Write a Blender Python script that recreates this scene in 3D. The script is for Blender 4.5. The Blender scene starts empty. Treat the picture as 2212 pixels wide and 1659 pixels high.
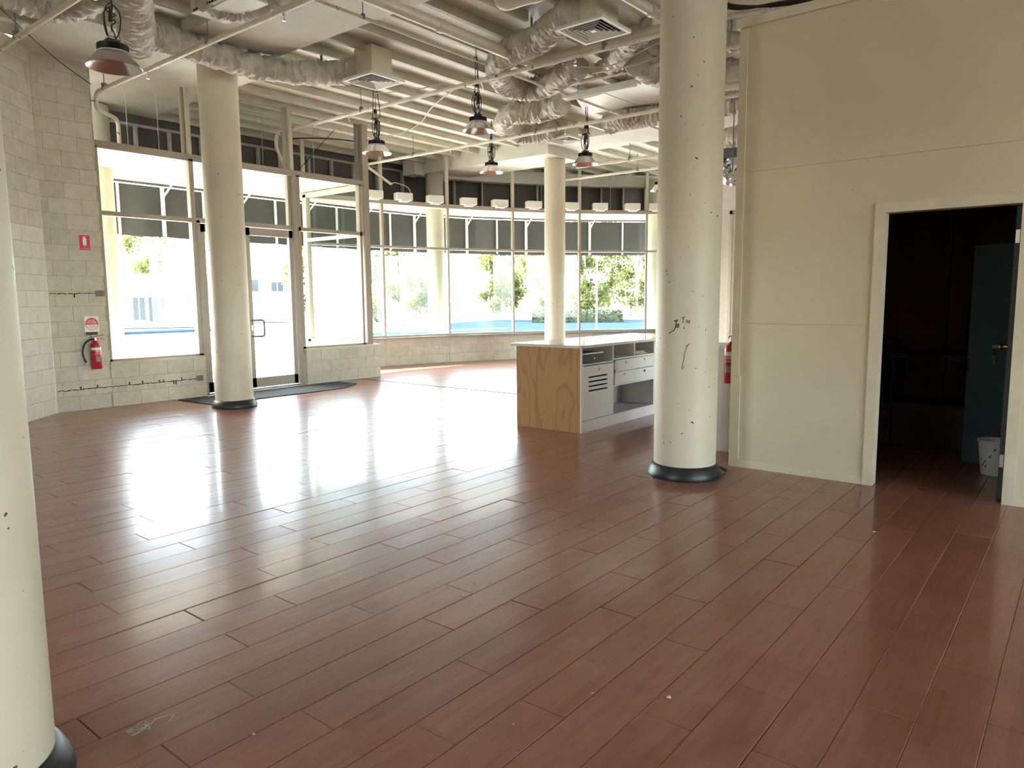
import bpy, math, random
import numpy as np
from mathutils import Vector, Matrix
random.seed(7); rng = np.random.default_rng(7)
scn = bpy.context.scene
COL = scn.collection
D = bpy.data
PI = math.pi

# ---------------------------------------------------------------- camera
F_PX, PITCH, ROLL, YAW, CAM_H = 1559.6, math.radians(6.713), math.radians(-0.4545), math.radians(38.82), 1.45
_f = Vector((math.cos(YAW)*math.cos(PITCH), math.sin(YAW)*math.cos(PITCH), -math.sin(PITCH)))
_r = Vector((math.sin(YAW), -math.cos(YAW), 0)); _u = _r.cross(_f)
_c, _s = math.cos(ROLL), math.sin(ROLL)
CR, CU = _c*_r + _s*_u, -_s*_r + _c*_u
CAM = Vector((0, 0, CAM_H))
cd = D.cameras.new('camera'); cd.sensor_width = 36; cd.lens = F_PX/2212*36; cd.clip_end = 600; cd.clip_start = 0.05
cam = D.objects.new('camera', cd); COL.objects.link(cam); scn.camera = cam
_m = Matrix((CR, CU, -_f)).transposed().to_4x4(); _m.translation = CAM; cam.matrix_world = _m
def ray(x, y): return _f + CR*((x-1106)/F_PX) - CU*((y-829.5)/F_PX)
def atz(x, y, h=0.0):
    d = ray(x, y); return CAM + d*((h-CAM_H)/d.z)
def aty(x, y, Y):
    d = ray(x, y); return CAM + d*(Y/d.y)
def atx(x, y, X):
    d = ray(x, y); return CAM + d*(X/d.x)
def atcyl(x, y, cx, cy, r):
    d = ray(x, y); a = d.x*d.x+d.y*d.y; b = -(d.x*cx+d.y*cy); c = cx*cx+cy*cy-r*r
    t = (-b-math.sqrt(max(0, b*b-a*c)))/a; return CAM + d*t
def pix(p):
    d = Vector(p)-CAM; w = d.dot(_f)
    return (1106+F_PX*d.dot(CR)/w, 829.5-F_PX*d.dot(CU)/w, w)

# ---------------------------------------------------------------- world, sun, exposure
w = D.worlds.new('world'); scn.world = w; w.use_nodes = True
nt = w.node_tree; bg = nt.nodes['Background']
sky = nt.nodes.new('ShaderNodeTexSky'); sky.sky_type = 'NISHITA'; sky.sun_disc = False
sky.sun_elevation = math.radians(43); sky.sun_rotation = math.radians(-20); sky.air_density = 1.0; sky.dust_density = 1.5
hs = nt.nodes.new('ShaderNodeHueSaturation'); hs.inputs['Saturation'].default_value = .55; nt.links.new(sky.outputs[0], hs.inputs['Color']); nt.links.new(hs.outputs[0], bg.inputs[0]); bg.inputs[1].default_value = 0.60
sl = D.lights.new('sun', 'SUN'); sl.energy = 5.0; sl.angle = math.radians(0.6); sl.color = (1, .95, .86)
so = D.objects.new('sun', sl); COL.objects.link(so)
SUN_DIR = Vector((.35, .93, 1.0)).normalized()
so.rotation_euler = SUN_DIR.to_track_quat('Z', 'Y').to_euler(); so.location = (0, 30, 30)
vs = scn.view_settings
vs.view_transform = 'Standard'; vs.look = 'None'; vs.gamma = 1.0; vs.use_curve_mapping = False; vs.exposure = 3.08
cy = scn.cycles
cy.max_bounces = 9; cy.diffuse_bounces = 5; cy.glossy_bounces = 4; cy.transparent_max_bounces = 16; cy.transmission_bounces = 4
cy.sample_clamp_indirect = 12; cy.caustics_reflective = False; cy.caustics_refractive = False

# ---------------------------------------------------------------- materials
MATS = {}
def nodes_of(name):
    m = D.materials.new(name); m.use_nodes = True; MATS[name] = m
    t = m.node_tree; return m, t, t.nodes['Principled BSDF']
def mathn(t, op, a, b=None):
    n = t.nodes.new('ShaderNodeMath'); n.operation = op
    for i, v in enumerate((a, b)):
        if v is None: continue
        if isinstance(v, (int, float)): n.inputs[i].default_value = v
        else: t.links.new(v, n.inputs[i])
    return n.outputs[0]
def mixc(t, fac, a, b, mode='MIX'):
    n = t.nodes.new('ShaderNodeMix'); n.data_type = 'RGBA'; n.blend_type = mode
    for i, v in ((0, fac), (6, a), (7, b)):
        if isinstance(v, (int, float)): n.inputs[i].default_value = v
        elif isinstance(v, tuple): n.inputs[i].default_value = (*v[:3], 1)
        else: t.links.new(v, n.inputs[i])
    return n.outputs[2]
def noise(t, scale, detail=4, vec=None, rough=.5, stretch=None):
    n = t.nodes.new('ShaderNodeTexNoise'); n.inputs['Scale'].default_value = scale; n.inputs['Detail'].default_value = detail; n.inputs['Roughness'].default_value = rough
    if vec is None:
        g = t.nodes.new('ShaderNodeNewGeometry'); vec = g.outputs['Position']
    if stretch:
        mp = t.nodes.new('ShaderNodeMapping'); mp.inputs['Scale'].default_value = stretch; t.links.new(vec, mp.inputs[0]); vec = mp.outputs[0]
    t.links.new(vec, n.inputs['Vector']); return n.outputs['Fac']
def ramp(t, fac, stops):
    n = t.nodes.new('ShaderNodeValToRGB'); cr = n.color_ramp
    while len(cr.elements) < len(stops): cr.elements.new(.5)
    for e, (p, c) in zip(cr.elements, stops):
        e.position = p; e.color = (*c, 1) if isinstance(c, tuple) else (c, c, c, 1)
    t.links.new(fac, n.inputs[0]); return n.outputs[0]
def bump(t, b, h, strength=.2, dist=.01):
    n = t.nodes.new('ShaderNodeBump'); n.inputs['Strength'].default_value = strength; n.inputs['Distance'].default_value = dist
    t.links.new(h, n.inputs['Height']); t.links.new(n.outputs[0], b.inputs['Normal'])
def paint(name, col, rough=.6, var=.12, scale=3, metal=0, spec=.5, bmp=None, specks=None, objvar=0):
    m, t, b = nodes_of(name)
    b.inputs['Roughness'].default_value = rough; b.inputs['Metallic'].default_value = metal; b.inputs['Specular IOR Level'].default_value = spec
    c = mixc(t, ramp(t, noise(t, scale), [(.3, 0.0), (.7, 1.0)]), tuple(x*(1-var) for x in col), tuple(min(1, x*(1+var*.5)) for x in col))
    if objvar:
        oi = t.nodes.new('ShaderNodeObjectInfo')
        c = mixc(t, oi.outputs['Random'], c, mixc(t, 1.0, c, (1-objvar,)*3, 'MULTIPLY'))
    if specks:
        sc, th, sc_col = specks
        k = ramp(t, noise(t, sc, 2, rough=.4), [(th, 0.0), (th+.012, 1.0)])
        c = mixc(t, k, c, sc_col)
    t.links.new(c, b.inputs['Base Color'])
    if bmp: bump(t, b, noise(t, bmp[0], 6), bmp[1], .004)
    return m
paint('cream_wall', (.66, .585, .43), .55, .07, 1.3, bmp=(60, .08), specks=(30, .80, (.3, .26, .18)))
paint('cream_trim', (.68, .61, .46), .5, .08, 6)
paint('column_paint', (.62, .555, .425), .5, .06, 2.0, bmp=(90, .15), specks=(34, .738, (.07, .06, .05)))
paint('column_outer', (.52, .51, .42), .6, .06, 5, bmp=(90, .15))
paint('block_paint', (.60, .56, .46), .8, .12, 9, bmp=(160, .5), objvar=.12, specks=(60, .70, (.25, .23, .19)))
paint('block_white', (.70, .67, .60), .75, .08, 9, bmp=(160, .3), objvar=.06)
paint('mortar', (.40, .37, .31), .9, .2, 20)
paint('deck_paint', (.74, .73, .67), .5, .10, 4, bmp=(30, .08))
paint('rib_paint', (.55, .53, .42), .55, .12, 5)
paint('concrete', (.63, .615, .54), .75, .12, 2.2, bmp=(20, .15), specks=(30, .73, (.4, .36, .3)))
paint('pipe_paint', (.66, .60, .48), .4, .10, 9, specks=(9, .70, (.16, .14, .11)))
paint('pvc', (.64, .59, .45), .35, .06, 4)
paint('frame_alu', (.34, .29, .225), .4, .06, 5)
paint('frame_pale', (.54, .49, .38), .4, .06, 5)
paint('frame_steel', (.20, .20, .20), .5, .15, 8)
paint('black_plastic', (.012, .012, .013), .45, .1, 10)
paint('rubber', (.012, .014, .016), .42, .2, 12)
paint('cable_black', (.01, .01, .01), .5, .1, 10)
paint('cable_white', (.6, .56, .48), .5, .1, 10)
paint('white_laminate', (.84, .82, .77), .35, .04, 2, specks=(26, .75, (.4, .37, .3)))
paint('shaded_laminate', (.50, .49, .50), .45, .05, 2)  # white laminate greyed: shade inside the open compartments put into the colour
paint('top_laminate', (.74, .72, .62), .12, .03, 2)
paint('chrome', (.75, .75, .75), .18, .02, 5, metal=1)
paint('brass', (.70, .48, .16), .25, .05, 5, metal=1)
paint('lamp_metal', (.72, .71, .70), .22, .03, 20, metal=1)
paint('foil', (.80, .80, .80), .22, .1, 20, metal=1, bmp=(45, .9))
paint('red_paint', (.45, .012, .03), .3, .06, 8)
paint('sign_red', (.60, .015, .03), .4, .03, 8)
paint('sign_white', (.80, .79, .76), .5, .03, 8)
paint('label_grey', (.25, .23, .22), .5, .1, 30)
paint('hose', (.012, .012, .014), .5, .1, 10)
paint('mat_fibre', (.035, .036, .038), .95, .3, 60, bmp=(300, .8))
paint('dark_void', (.02, .018, .016), .9, .2, 4)
paint('stud_steel', (.45, .43, .38), .5, .15, 6)
paint('cladding_back', (.13, .12, .105), .8, .3, 1.2)
paint('awning_cloth', (.048, .05, .05), .9, .12, 2, bmp=(120, .1))
paint('awning_strut', (.78, .77, .73), .5, .06, 6)
paint('soffit_paint', (.62, .55, .41), .7, .05, 1)
paint('ground_pave', (.40, .385, .35), .85, .12, .8)
paint('asphalt', (.024, .040, .072), .95, .2, 1.5, spec=0.0)  # dark blue tint puts the shade lying on the road into the colour
paint('lawn', (.16, .26, .035), .9, .3, 2)
paint('leaf', (.060, .072, .014), .6, .45, .9)
paint('leaf_hedge', (.040, .052, .016), .6, .5, 2.5)
for _n in ('leaf', 'leaf_hedge'):
    t = MATS[_n].node_tree; b = t.nodes['Principled BSDF']; tl_ = t.nodes.new('ShaderNodeBsdfTranslucent'); tl_.inputs[0].default_value = (.085, .095, .012, 1) if _n == 'leaf' else (.03, .05, .008, 1)
    mx = t.nodes.new('ShaderNodeMixShader'); mx.inputs[0].default_value = .5 if _n == 'leaf' else .2
    t.links.new(b.outputs[0], mx.inputs[1]); t.links.new(tl_.outputs[0], mx.inputs[2]); t.links.new(mx.outputs[0], t.nodes['Material Output'].inputs[0])
paint('bark', (.30, .26, .2), .9, .3, 5)
paint('pole_metal', (.22, .27, .28), .5, .1, 5)
paint('render_white', (.70, .70, .68), .8, .05, 1)
paint('window_dark', (.03, .04, .05), .15, .1, 2)
paint('blue_sign', (.05, .22, .36), .5, .1, 2)
paint('roof_grey', (.28, .29, .31), .6, .1, 1)
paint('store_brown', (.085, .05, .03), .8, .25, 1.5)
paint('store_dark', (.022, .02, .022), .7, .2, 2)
paint('locker_green', (.035, .06, .062), .5, .1, 2)
paint('door_dark', (.03, .035, .042), .5, .1, 2)
paint('bin_white', (.62, .60, .56), .5, .06, 5)
paint('bin_print', (.10, .012, .015), .5, .05, 5)
paint('shutter_paint', (.70, .62, .50), .5, .06, 4)
paint('box_white', (.72, .70, .62), .45, .05, 6)
paint('rust', (.035, .022, .018), .95, .5, 40)
paint('patch_grey', (.22, .21, .19), .9, .5, 60)
paint('ink', (.012, .010, .010), .6, .05, 10)
paint('crumb', (.42, .38, .32), .9, .1, 50)
paint('lock_grey', (.50, .49, .46), .35, .05, 10)
paint('kraft', (.60, .50, .36), .8, .1, 20)
paint('register_grey', (.035, .037, .042), .4, .1, 10)
paint('silver_trim', (.6, .6, .6), .35, .05, 10, metal=1)
paint('strip_dark', (.03, .028, .027), .5, .1, 10)
paint('road_line', (.62, .62, .60), .8, .1, 3)

# insulated flexible duct: pale painted skin with fine wrinkles
m, t, b = nodes_of('duct_skin')
b.inputs['Roughness'].default_value = .42
tc = t.nodes.new('ShaderNodeTexCoord')
wr = noise(t, 16, 5, tc.outputs['Generated'], .65)
t.links.new(mixc(t, ramp(t, noise(t, 5), [(.35, 0.0), (.7, 1.0)]), (.44, .41, .33), (.66, .62, .52)), b.inputs['Base Color'])
bump(t, b, noise(t, 34, 5, rough=.7), .7, .012)

# glass pane: clear with a mirror sheen that grows at grazing angles
m = D.materials.new('glass'); m.use_nodes = True; MATS['glass'] = m; t = m.node_tree
t.nodes.remove(t.nodes['Principled BSDF'])
tr = t.nodes.new('ShaderNodeBsdfTransparent'); tr.inputs[0].default_value = (.93, .96, .95, 1)
gl = t.nodes.new('ShaderNodeBsdfGlossy'); gl.inputs['Roughness'].default_value = .02
lw = t.nodes.new('ShaderNodeLayerWeight'); lw.inputs[0].default_value = .5
fac = mathn(t, 'ADD', mathn(t, 'MULTIPLY', mathn(t, 'POWER', lw.outputs['Facing'], 5.0), .9), .03)
mx = t.nodes.new('ShaderNodeMixShader'); t.links.new(fac, mx.inputs[0]); t.links.new(tr.outputs[0], mx.inputs[1]); t.links.new(gl.outputs[0], mx.inputs[2])
t.links.new(mx.outputs[0], t.nodes['Material Output'].inputs[0])

# laminate planks: three strips per board, board and strip tones hashed from the layout
PW, PL, PY0 = 0.1925, 1.2, 0.384
m, t, b = nodes_of('laminate')
g = t.nodes.new('ShaderNodeNewGeometry'); sp = t.nodes.new('ShaderNodeSeparateXYZ'); t.links.new(g.outputs['Position'], sp.inputs[0])
X, Y = sp.outputs[0], sp.outputs[1]
row = mathn(t, 'FLOOR', mathn(t, 'DIVIDE', mathn(t, 'SUBTRACT', Y, PY0), PW))
odd = mathn(t, 'FLOORED_MODULO', row, 2.0)
colm = mathn(t, 'FLOOR', mathn(t, 'DIVIDE', mathn(t, 'SUBTRACT', mathn(t, 'SUBTRACT', mathn(t, 'SUBTRACT', X, 0.27), mathn(t, 'MULTIPLY', mathn(t, 'SINE', mathn(t, 'MULTIPLY', row, 2.3)), .14)), mathn(t, 'MULTIPLY', odd, .6)), PL))
srow = mathn(t, 'FLOOR', mathn(t, 'DIVIDE', mathn(t, 'SUBTRACT', Y, PY0), PW/3))
def wn(a, bb):
    cx = t.nodes.new('ShaderNodeCombineXYZ'); t.links.new(a, cx.inputs[0])
    if bb is not None: t.links.new(bb, cx.inputs[1])
    n = t.nodes.new('ShaderNodeTexWhiteNoise'); n.noise_dimensions = '2D'; t.links.new(cx.outputs[0], n.inputs[0]); return n.outputs[0]
sx = mathn(t, 'FLOOR', mathn(t, 'DIVIDE', mathn(t, 'ADD', X, mathn(t, 'MULTIPLY', wn(srow, None), 3.0)), .42))
tone = mathn(t, 'ADD', mathn(t, 'MULTIPLY', wn(row, colm), .5), mathn(t, 'MULTIPLY', wn(srow, sx), .5))
base = ramp(t, tone, [(0, (.250, .100, .064)), (.5, (.290, .124, .082)), (1, (.330, .148, .100))])
grain = noise(t, 7, 4, stretch=(.6, 5, 1), rough=.6)
base = mixc(t, ramp(t, grain, [(.45, 0.0), (.8, .45)]), base, (.17, .060, .040))
blot = noise(t, 2.6, 3)
base = mixc(t, ramp(t, blot, [(.5, 0.0), (.8, .45)]), base, (.18, .062, .042))
dust = noise(t, 1.1, 5, rough=.7)
base = mixc(t, ramp(t, dust, [(.55, 0.0), (.9, .12)]), base, (.34, .27, .24))
t.links.new(base, b.inputs['Base Color'])
rg = ramp(t, noise(t, 3.0, 5, rough=.7), [(.3, .075), (.75, .15)])
b.inputs['Roughness'].default_value = .32; t.links.new(rg, b.inputs['Coat Roughness']); b.inputs['Coat Weight'].default_value = .55; b.inputs['Coat IOR'].default_value = 1.45
b.inputs['Specular IOR Level'].default_value = .15
bump(t, b, noise(t, 1.4, 2, stretch=(.35, 5, 1)), .02, .02)

# plywood
m, t, b = nodes_of('plywood')
w1 = noise(t, 1.5, 2, stretch=(2.2, 2.2, .5)); w2 = noise(t, 40, 4, stretch=(2, 2, .12))
sn = mathn(t, 'SINE', mathn(t, 'MULTIPLY', w1, 46.0))
c = mixc(t, ramp(t, sn, [(.45, 0.0), (1.0, .75)]), (.50, .29, .13), (.38, .19, .08))
c = mixc(t, ramp(t, w2, [(.5, 0.0), (.75, .35)]), c, (.38, .19, .085))
t.links.new(c, b.inputs['Base Color']); b.inputs['Roughness'].default_value = .5
def M(n): return MATS[n]

# ---------------------------------------------------------------- mesh building
ORG = {}
def link(o): COL.objects.link(o); return o
class MB:
    def __init__(s): s.v = []; s.f = []
    def add(s, vs, fs):
        k = len(s.v); s.v += [tuple(p) for p in vs]; s.f += [tuple(i+k for i in f) for f in fs]; return s
    def box(s, x0, y0, z0, x1, y1, z1, ch=0):
        x0, x1 = sorted((x0, x1)); y0, y1 = sorted((y0, y1)); z0, z1 = sorted((z0, z1))
        return s.obox(Vector(((x0+x1)/2, (y0+y1)/2, (z0+z1)/2)), (x1-x0, y1-y0, z1-z0), 0)
    def obox(s, c, size, ang=0, ax=None):
        hx, hy, hz = (q/2 for q in size)
        R = Matrix.Rotation(ang, 3, 'Z') if ax is None else ax
        c = Vector(c)
        vs = [c + R @ Vector((a*hx, b_*hy, d*hz)) for d in (-1, 1) for b_ in (-1, 1) for a in (-1, 1)]
        return s.add(vs, [(0, 2, 3, 1), (4, 5, 7, 6), (0, 1, 5, 4), (2, 6, 7, 3), (0, 4, 6, 2), (1, 3, 7, 5)])
    def bar(s, p, q, wd, hh, up=(0, 0, 1)):
        p, q = Vector(p), Vector(q); d = (q-p); L = d.length; d.normalize(); up = Vector(up)
        sd = d.cross(up)
        if sd.length < 1e-4: sd = d.cross(Vector((1, 0, 0)))
        sd.normalize(); u2 = sd.cross(d)
        return s.obox((p+q)/2, (L, wd, hh), ax=Matrix((d, sd, u2)).transposed())
    def tube(s, path, r, n=10, cap=True, rf=None):
        P = [Vector(p) for p in path]; k0 = len(s.v); T = []
        for i in range(len(P)):
            a = P[min(i+1, len(P)-1)]-P[max(i-1, 0)]; a.normalize(); T.append(a)
        ref = Vector((0, 0, 1)) if abs(T[0].z) < .9 else Vector((1, 0, 0))
        nrm = (ref - T[0]*ref.dot(T[0])).normalized()
        for i, p in enumerate(P):
            nrm = (nrm - T[i]*nrm.dot(T[i]))
            if nrm.length < 1e-5: nrm = T[i].orthogonal()
            nrm.normalize(); bn = T[i].cross(nrm)
            for j in range(n):
                a = 2*PI*j/n; rr = r if rf is None else rf(i, j, r)
                s.v.append(tuple(p + (nrm*math.cos(a)+bn*math.sin(a))*rr))
        for i in range(len(P)-1):
            for j in range(n):
                a = k0+i*n+j; b_ = k0+i*n+(j+1) % n
                s.f.append((a, b_, b_+n, a+n))
        if cap:
            s.f.append(tuple(k0+j for j in range(n))[::-1]); e = k0+(len(P)-1)*n; s.f.append(tuple(e+j for j in range(n)))
        return s
    def lathe(s, prof, c, n=24, close=False):
        k = len(s.v); c = Vector(c)
        for (r, z) in prof:
            for j in range(n):
                a = 2*PI*j/n; s.v.append((c.x+r*math.cos(a), c.y+r*math.sin(a), c.z+z))
        m_ = len(prof)
        for i in range(m_-1 if not close else m_):
            for j in range(n):
                a = k+i*n+j; b_ = k+i*n+(j+1) % n; i2 = (i+1) % m_
                s.f.append((a, b_, k+i2*n+(j+1) % n, k+i2*n+j))
        return s
    def disc(s, c, r, nrm=(0, 0, 1), n=20):
        nrm = Vector(nrm).normalized(); a = nrm.orthogonal().normalized(); b_ = nrm.cross(a); c = Vector(c)
        return s.add([c+(a*math.cos(2*PI*i/n)+b_*math.sin(2*PI*i/n))*r for i in range(n)], [tuple(range(n))])
    def prism(s, poly, z0, z1):
        n = len(poly)
        vs = [(x, y, z0) for x, y in poly]+[(x, y, z1) for x, y in poly]
        fs = [tuple(range(n))[::-1], tuple(range(n, 2*n))]+[(i, (i+1) % n, n+(i+1) % n, n+i) for i in range(n)]
        return s.add(vs, fs)
    def mesh(s, name, org=(0, 0, 0), smooth=False):
        me = D.meshes.new(name); o = Vector(org)
        me.from_pydata([tuple(Vector(v)-o) for v in s.v], [], s.f); me.update()
        if smooth:
            me.polygons.foreach_set('use_smooth', [True]*len(me.polygons))
            me.set_sharp_from_angle(angle=math.radians(40))
        return me
    def build(s, name, mat, parent=None, smooth=False):
        if parent is not None: org = ORG[parent.name]
        else:
            a = np.array(s.v); lo, hi = a.min(0), a.max(0); org = Vector(((lo[0]+hi[0])/2, (lo[1]+hi[1])/2, lo[2]))
        me = s.mesh(name, org, smooth); me.materials.append(M(mat))
        o = link(D.objects.new(name, me))
        if parent is not None: o.parent = parent
        else: o.location = org
        ORG[o.name] = Vector(org); return o
def tag(o, label=None, cat=None, group=None, kind=None):
    for k, v in (('label', label), ('category', cat), ('group', group), ('kind', kind)):
        if v: o[k] = v
    return o
def thing(name, label, cat, loc, group=None, kind=None):
    o = link(D.objects.new(name, None)); o.location = loc; o.empty_display_size = .1; ORG[o.name] = Vector(loc)
    return tag(o, label, cat, group, kind)
def struct(name, label, loc=(0, 0, 0)):
    o = link(D.objects.new(name, None)); o.location = loc; o.empty_display_size = .1; ORG[o.name] = Vector(loc)
    return tag(o, label, name.split('_')[0], None, 'structure')
def copy_tree(o, loc=None, rotz=0, label=None, parent=None):
    c = o.copy(); link(c); c.parent = parent
    if loc is not None: c.location = loc; c.rotation_euler = (0, 0, rotz)
    if label: c['label'] = label
    for ch in o.children: copy_tree(ch, parent=c)
    return c
def smooth_path(pts, k=6):
    P = [Vector(p) for p in pts]; out = []
    for i in range(len(P)-1):
        a, b_, c, d = P[max(i-1, 0)], P[i], P[i+1], P[min(i+2, len(P)-1)]
        for j in range(k):
            u = j/k
            out.append(.5*((2*b_)+(c-a)*u+(2*a-5*b_+4*c-d)*u*u+(3*b_-a-3*c+d)*u**3))
    return out+[P[-1]]
def elbows(pts, rad=.08, k=5):
    P = [Vector(p) for p in pts]; out = [P[0]]
    for i in range(1, len(P)-1):
        a = (P[i-1]-P[i]); b_ = (P[i+1]-P[i]); ra = min(rad, a.length*.45, b_.length*.45)
        a = P[i]+a.normalized()*ra; b_ = P[i]+b_.normalized()*ra
        for j in range(k+1):
            u = j/k; out.append(a*(1-u)**2+P[i]*2*u*(1-u)+b_*u*u)
    return out+[P[-1]]
def text_mb(s, size, origin, xdir, ydir):
    cu = D.curves.new('t', 'FONT'); cu.body = s; cu.size = size; cu.align_x = 'CENTER'; cu.align_y = 'CENTER'; cu.resolution_u = 2
    o = D.objects.new('t', cu); link(o)
    me = D.meshes.new_from_object(o.evaluated_get(bpy.context.evaluated_depsgraph_get()))
    mb = MB(); xd, yd, o0 = Vector(xdir), Vector(ydir), Vector(origin)
    mb.add([o0+xd*v.co.x+yd*v.co.y for v in me.vertices], [tuple(p.vertices) for p in me.polygons])
    D.objects.remove(o); D.meshes.remove(me); D.curves.remove(cu); return mb
def slab_piece(L, W, T, ch, name):   # a piece with chamfered top edges: local x 0..L, y 0..W, top at z=0
    mb = MB(); e = min(ch, L*.3, W*.3)
    o_ = [(0, 0), (L, 0), (L, W), (0, W)]; i_ = [(e, e), (L-e, e), (L-e, W-e), (e, W-e)]
    mb.v = [(x, y, -T) for x, y in o_]+[(x, y, -e*.7) for x, y in o_]+[(x, y, 0) for x, y in i_]
    mb.f = [(8, 9, 10, 11)]
    for k in range(4):
        n = (k+1) % 4; mb.f += [(k, n, 4+n, 4+k), (4+k, 4+n, 8+n, 8+k)]
    return mb

# ================================================================= SETTING
DECK, RIBZ = 4.74, 4.63
HEAD, SILL, TRANS = 3.55, .61, 2.66
YE = 10.57                       # inner face of entry wall
WX, WY1 = 5.97, 2.38             # partition face and its free end
ARC = [(8.95, 12.52), (10.62, 12.12), (12.18, 11.66), (13.68, 10.95), (15.10, 9.99), (16.35, 8.82), (17.3, 7.4)]
EDGE = [(-8, 13.42), (11.2, 13.42), (12.7, 13.30), (14.1, 12.82), (15.55, 12.0), (17.05, 10.95), (18.35, 9.65), (19.4, 8.0), (20.0, 6.2)]
ENDX = 15.2
def arc_x(y):
    for (x0, y0), (x1, y1) in zip(ARC, ARC[1:]):
        if y1 <= y <= y0: return x0+(x1-x0)*(y0-y)/(y0-y1)
    return None
ANG0, ANG1 = Vector((3.58, 10.57)), Vector((0.9, 7.86))

# ---- floor: slab, three hundred boards, the rest
slab = MB().prism([(-5.5, -12), (WX+.05, -12), (WX+.05, -4.5), (ENDX+.1, -4.5), (ENDX+.1, 6.8), (17.3, 7.45)]+[(x+.05, y+.05) for x, y in ARC[::-1]]+[(8.95, 10.7), (3.4, 10.7), (0.7, 7.95), (-5.5, 7.95)], -.25, -.012)
floor = slab.build('floor', 'strip_dark'); tag(floor, 'reddish brown laminate board floor of the empty shop', 'floor', None, 'structure')
boards = []
r0 = int(math.floor((-12-PY0)/PW))
for rw in range(r0, int((12.6-PY0)/PW)+1):
    y0 = PY0+rw*PW; yc = y0+PW/2
    if yc > 12.5: break
    if yc < YE+.05:
        xa = -5.45
        if yc > 7.9: xa = ANG1.x+(yc-ANG1.y)*(ANG0.x-ANG1.x)/(ANG0.y-ANG1.y)-.05
    else: xa = 9.0
    xb = (ENDX if yc > -4.5 else WX) if yc < 6.8 else None
    if xb is None:
        xb = arc_x(yc) if yc > 7.4 else 17.0
        xb = (xb or 9.2)-.05
    off = .27+(.6 if rw % 2 else 0)+.14*math.sin(rw*2.3)
    k = math.floor((xa-off)/PL)
    while off+k*PL < xb:
        a, b2 = max(xa, off+k*PL), min(xb, off+(k+1)*PL); k += 1
        if b2-a < .05: continue
        boards.append((a, b2, y0))
def board_px(a, b2, y0):
    tot = 0; cx, cy2 = (a+b2)/2, y0+PW/2
    n = 0
    for u in (.1, .5, .9):
        p = pix((a+(b2-a)*u, cy2, 0))
        if p[2] > .3 and 0 < p[0] < 2212 and 0 < p[1] < 1659: n += 1
    d = math.hypot(cx, cy2)
    return n/3*(b2-a)/d**3
boards.sort(key=lambda q: -board_px(*q))
pm = slab_piece(PL-.0014, PW-.0011, .011, .0027, 'plank').mesh('plank'); pm.materials.append(M('laminate'))
rest = MB()
for i, (a, b2, y0) in enumerate(boards):
    L = b2-a
    tilt = random.gauss(0, .0028); tx = random.gauss(0, .0006); dz = random.uniform(-.0012, 0); dx = random.uniform(0, .003) if random.random() < .25 else .0008
    if i < 300 and board_px(a, b2, y0) > 0:
        if abs(L-PL) < 1e-6: me = pm
        else:
            me = slab_piece(L-.0014, PW-.0011, .011, .0027, 'plank').mesh('plank'); me.materials.append(M('laminate'))
        o = link(D.objects.new('plank', me)); o.parent = floor
        o.location = Vector((a+dx, y0+.0007, dz))-ORG['floor']; o.rotation_euler = (tilt, tx, 0)
    else:
        pc = slab_piece(L-.0014, PW-.0011, .011, .0027, 'p')
        R = Matrix.Rotation(tilt, 3, 'X')
        rest.add([R @ Vector(v)+Vector((a+dx, y0+.0007, dz)) for v in pc.v], pc.f)
o = rest.build('laminate_boards', 'laminate', floor); tag(o, kind='stuff')
st = MB().box(8.605, 5.2, -.004, 8.645, 10.5, .004).build('trim_1', 'strip_dark'); tag(st, 'thin dark joint strip across the laminate floor', 'trim', None, 'structure')

# ---- block walls
def block_wall(parent, p0, p1, z0, courses, thick, mat, L=.4, phase=0.0, inward=None, mat2=None):
    p0, p1 = Vector((*p0, 0)), Vector((*p1, 0)); d = p1-p0; W = d.length; d.normalize()
    n = Vector((d.y, -d.x, 0)) if inward is None else Vector((*inward, 0)).normalized()
    back = MB(); c = (p0+p1)/2 - n*(thick/2+.006)+Vector((0, 0, z0+courses*.1-.06))
    back.obox(c, (W, thick, courses*.2+.12), ax=Matrix((d, -n, Vector((0, 0, 1)))).transposed())
    back.build('mortar_bed', 'mortar', parent)
    rot = Matrix((d, Vector((0, 0, 1)), n)).transposed().to_4x4()
    if rot.determinant() < 0: rot = Matrix((-d, Vector((0, 0, 1)), n)).transposed().to_4x4(); start = p1; sd = -d
    else: start = p0; sd = d
    cache = {}
    for k in range(courses):
        off = -(phase+(L/2 if k % 2 else 0)) % L - L
        while off < W:
            a, b2 = max(0, off), min(W, off+L); off += L
            if b2-a < .03: continue
            ln = round(b2-a-.0035, 4)
            mk = mat2 if (mat2 and k > 11) else mat
            if (ln, mk) not in cache:
                me = slab_piece(ln, .1965, .02, .003, 'block').mesh('block'); me.materials.append(M(mk)); cache[(ln, mk)] = me
            o = link(D.objects.new('block', cache[(ln, mk)])); o.parent = parent
            mt = rot.copy(); mt.translation = start+sd*(a+.0018)+Vector((0, 0, z0+k*.2+.0018))+n*random.uniform(-.001, .001)-ORG[parent.name]
            o.matrix_local = mt
wl = struct('wall_left', 'angled pale painted concrete block wall beside the front window')
block_wall(wl, (ANG1.x, ANG1.y), (ANG0.x, ANG0.y), 0, 23, .18, 'block_white', phase=.1, mat2='block_paint')
we = struct('wall_entry', 'cream painted block wall carrying the fire extinguisher and the front window')
block_wall(we, (3.58, YE), (4.28, YE), 0, 23, .18, 'block_paint', phase=.12)
block_wall(we, (4.28, YE), (5.66, YE), 0, 3, .18, 'block_paint', phase=.02)
MB().box(4.28, YE-.015, SILL-.012, 5.64, YE+.2, SILL+.02).build('window_sill', 'frame_pale', we)
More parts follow.
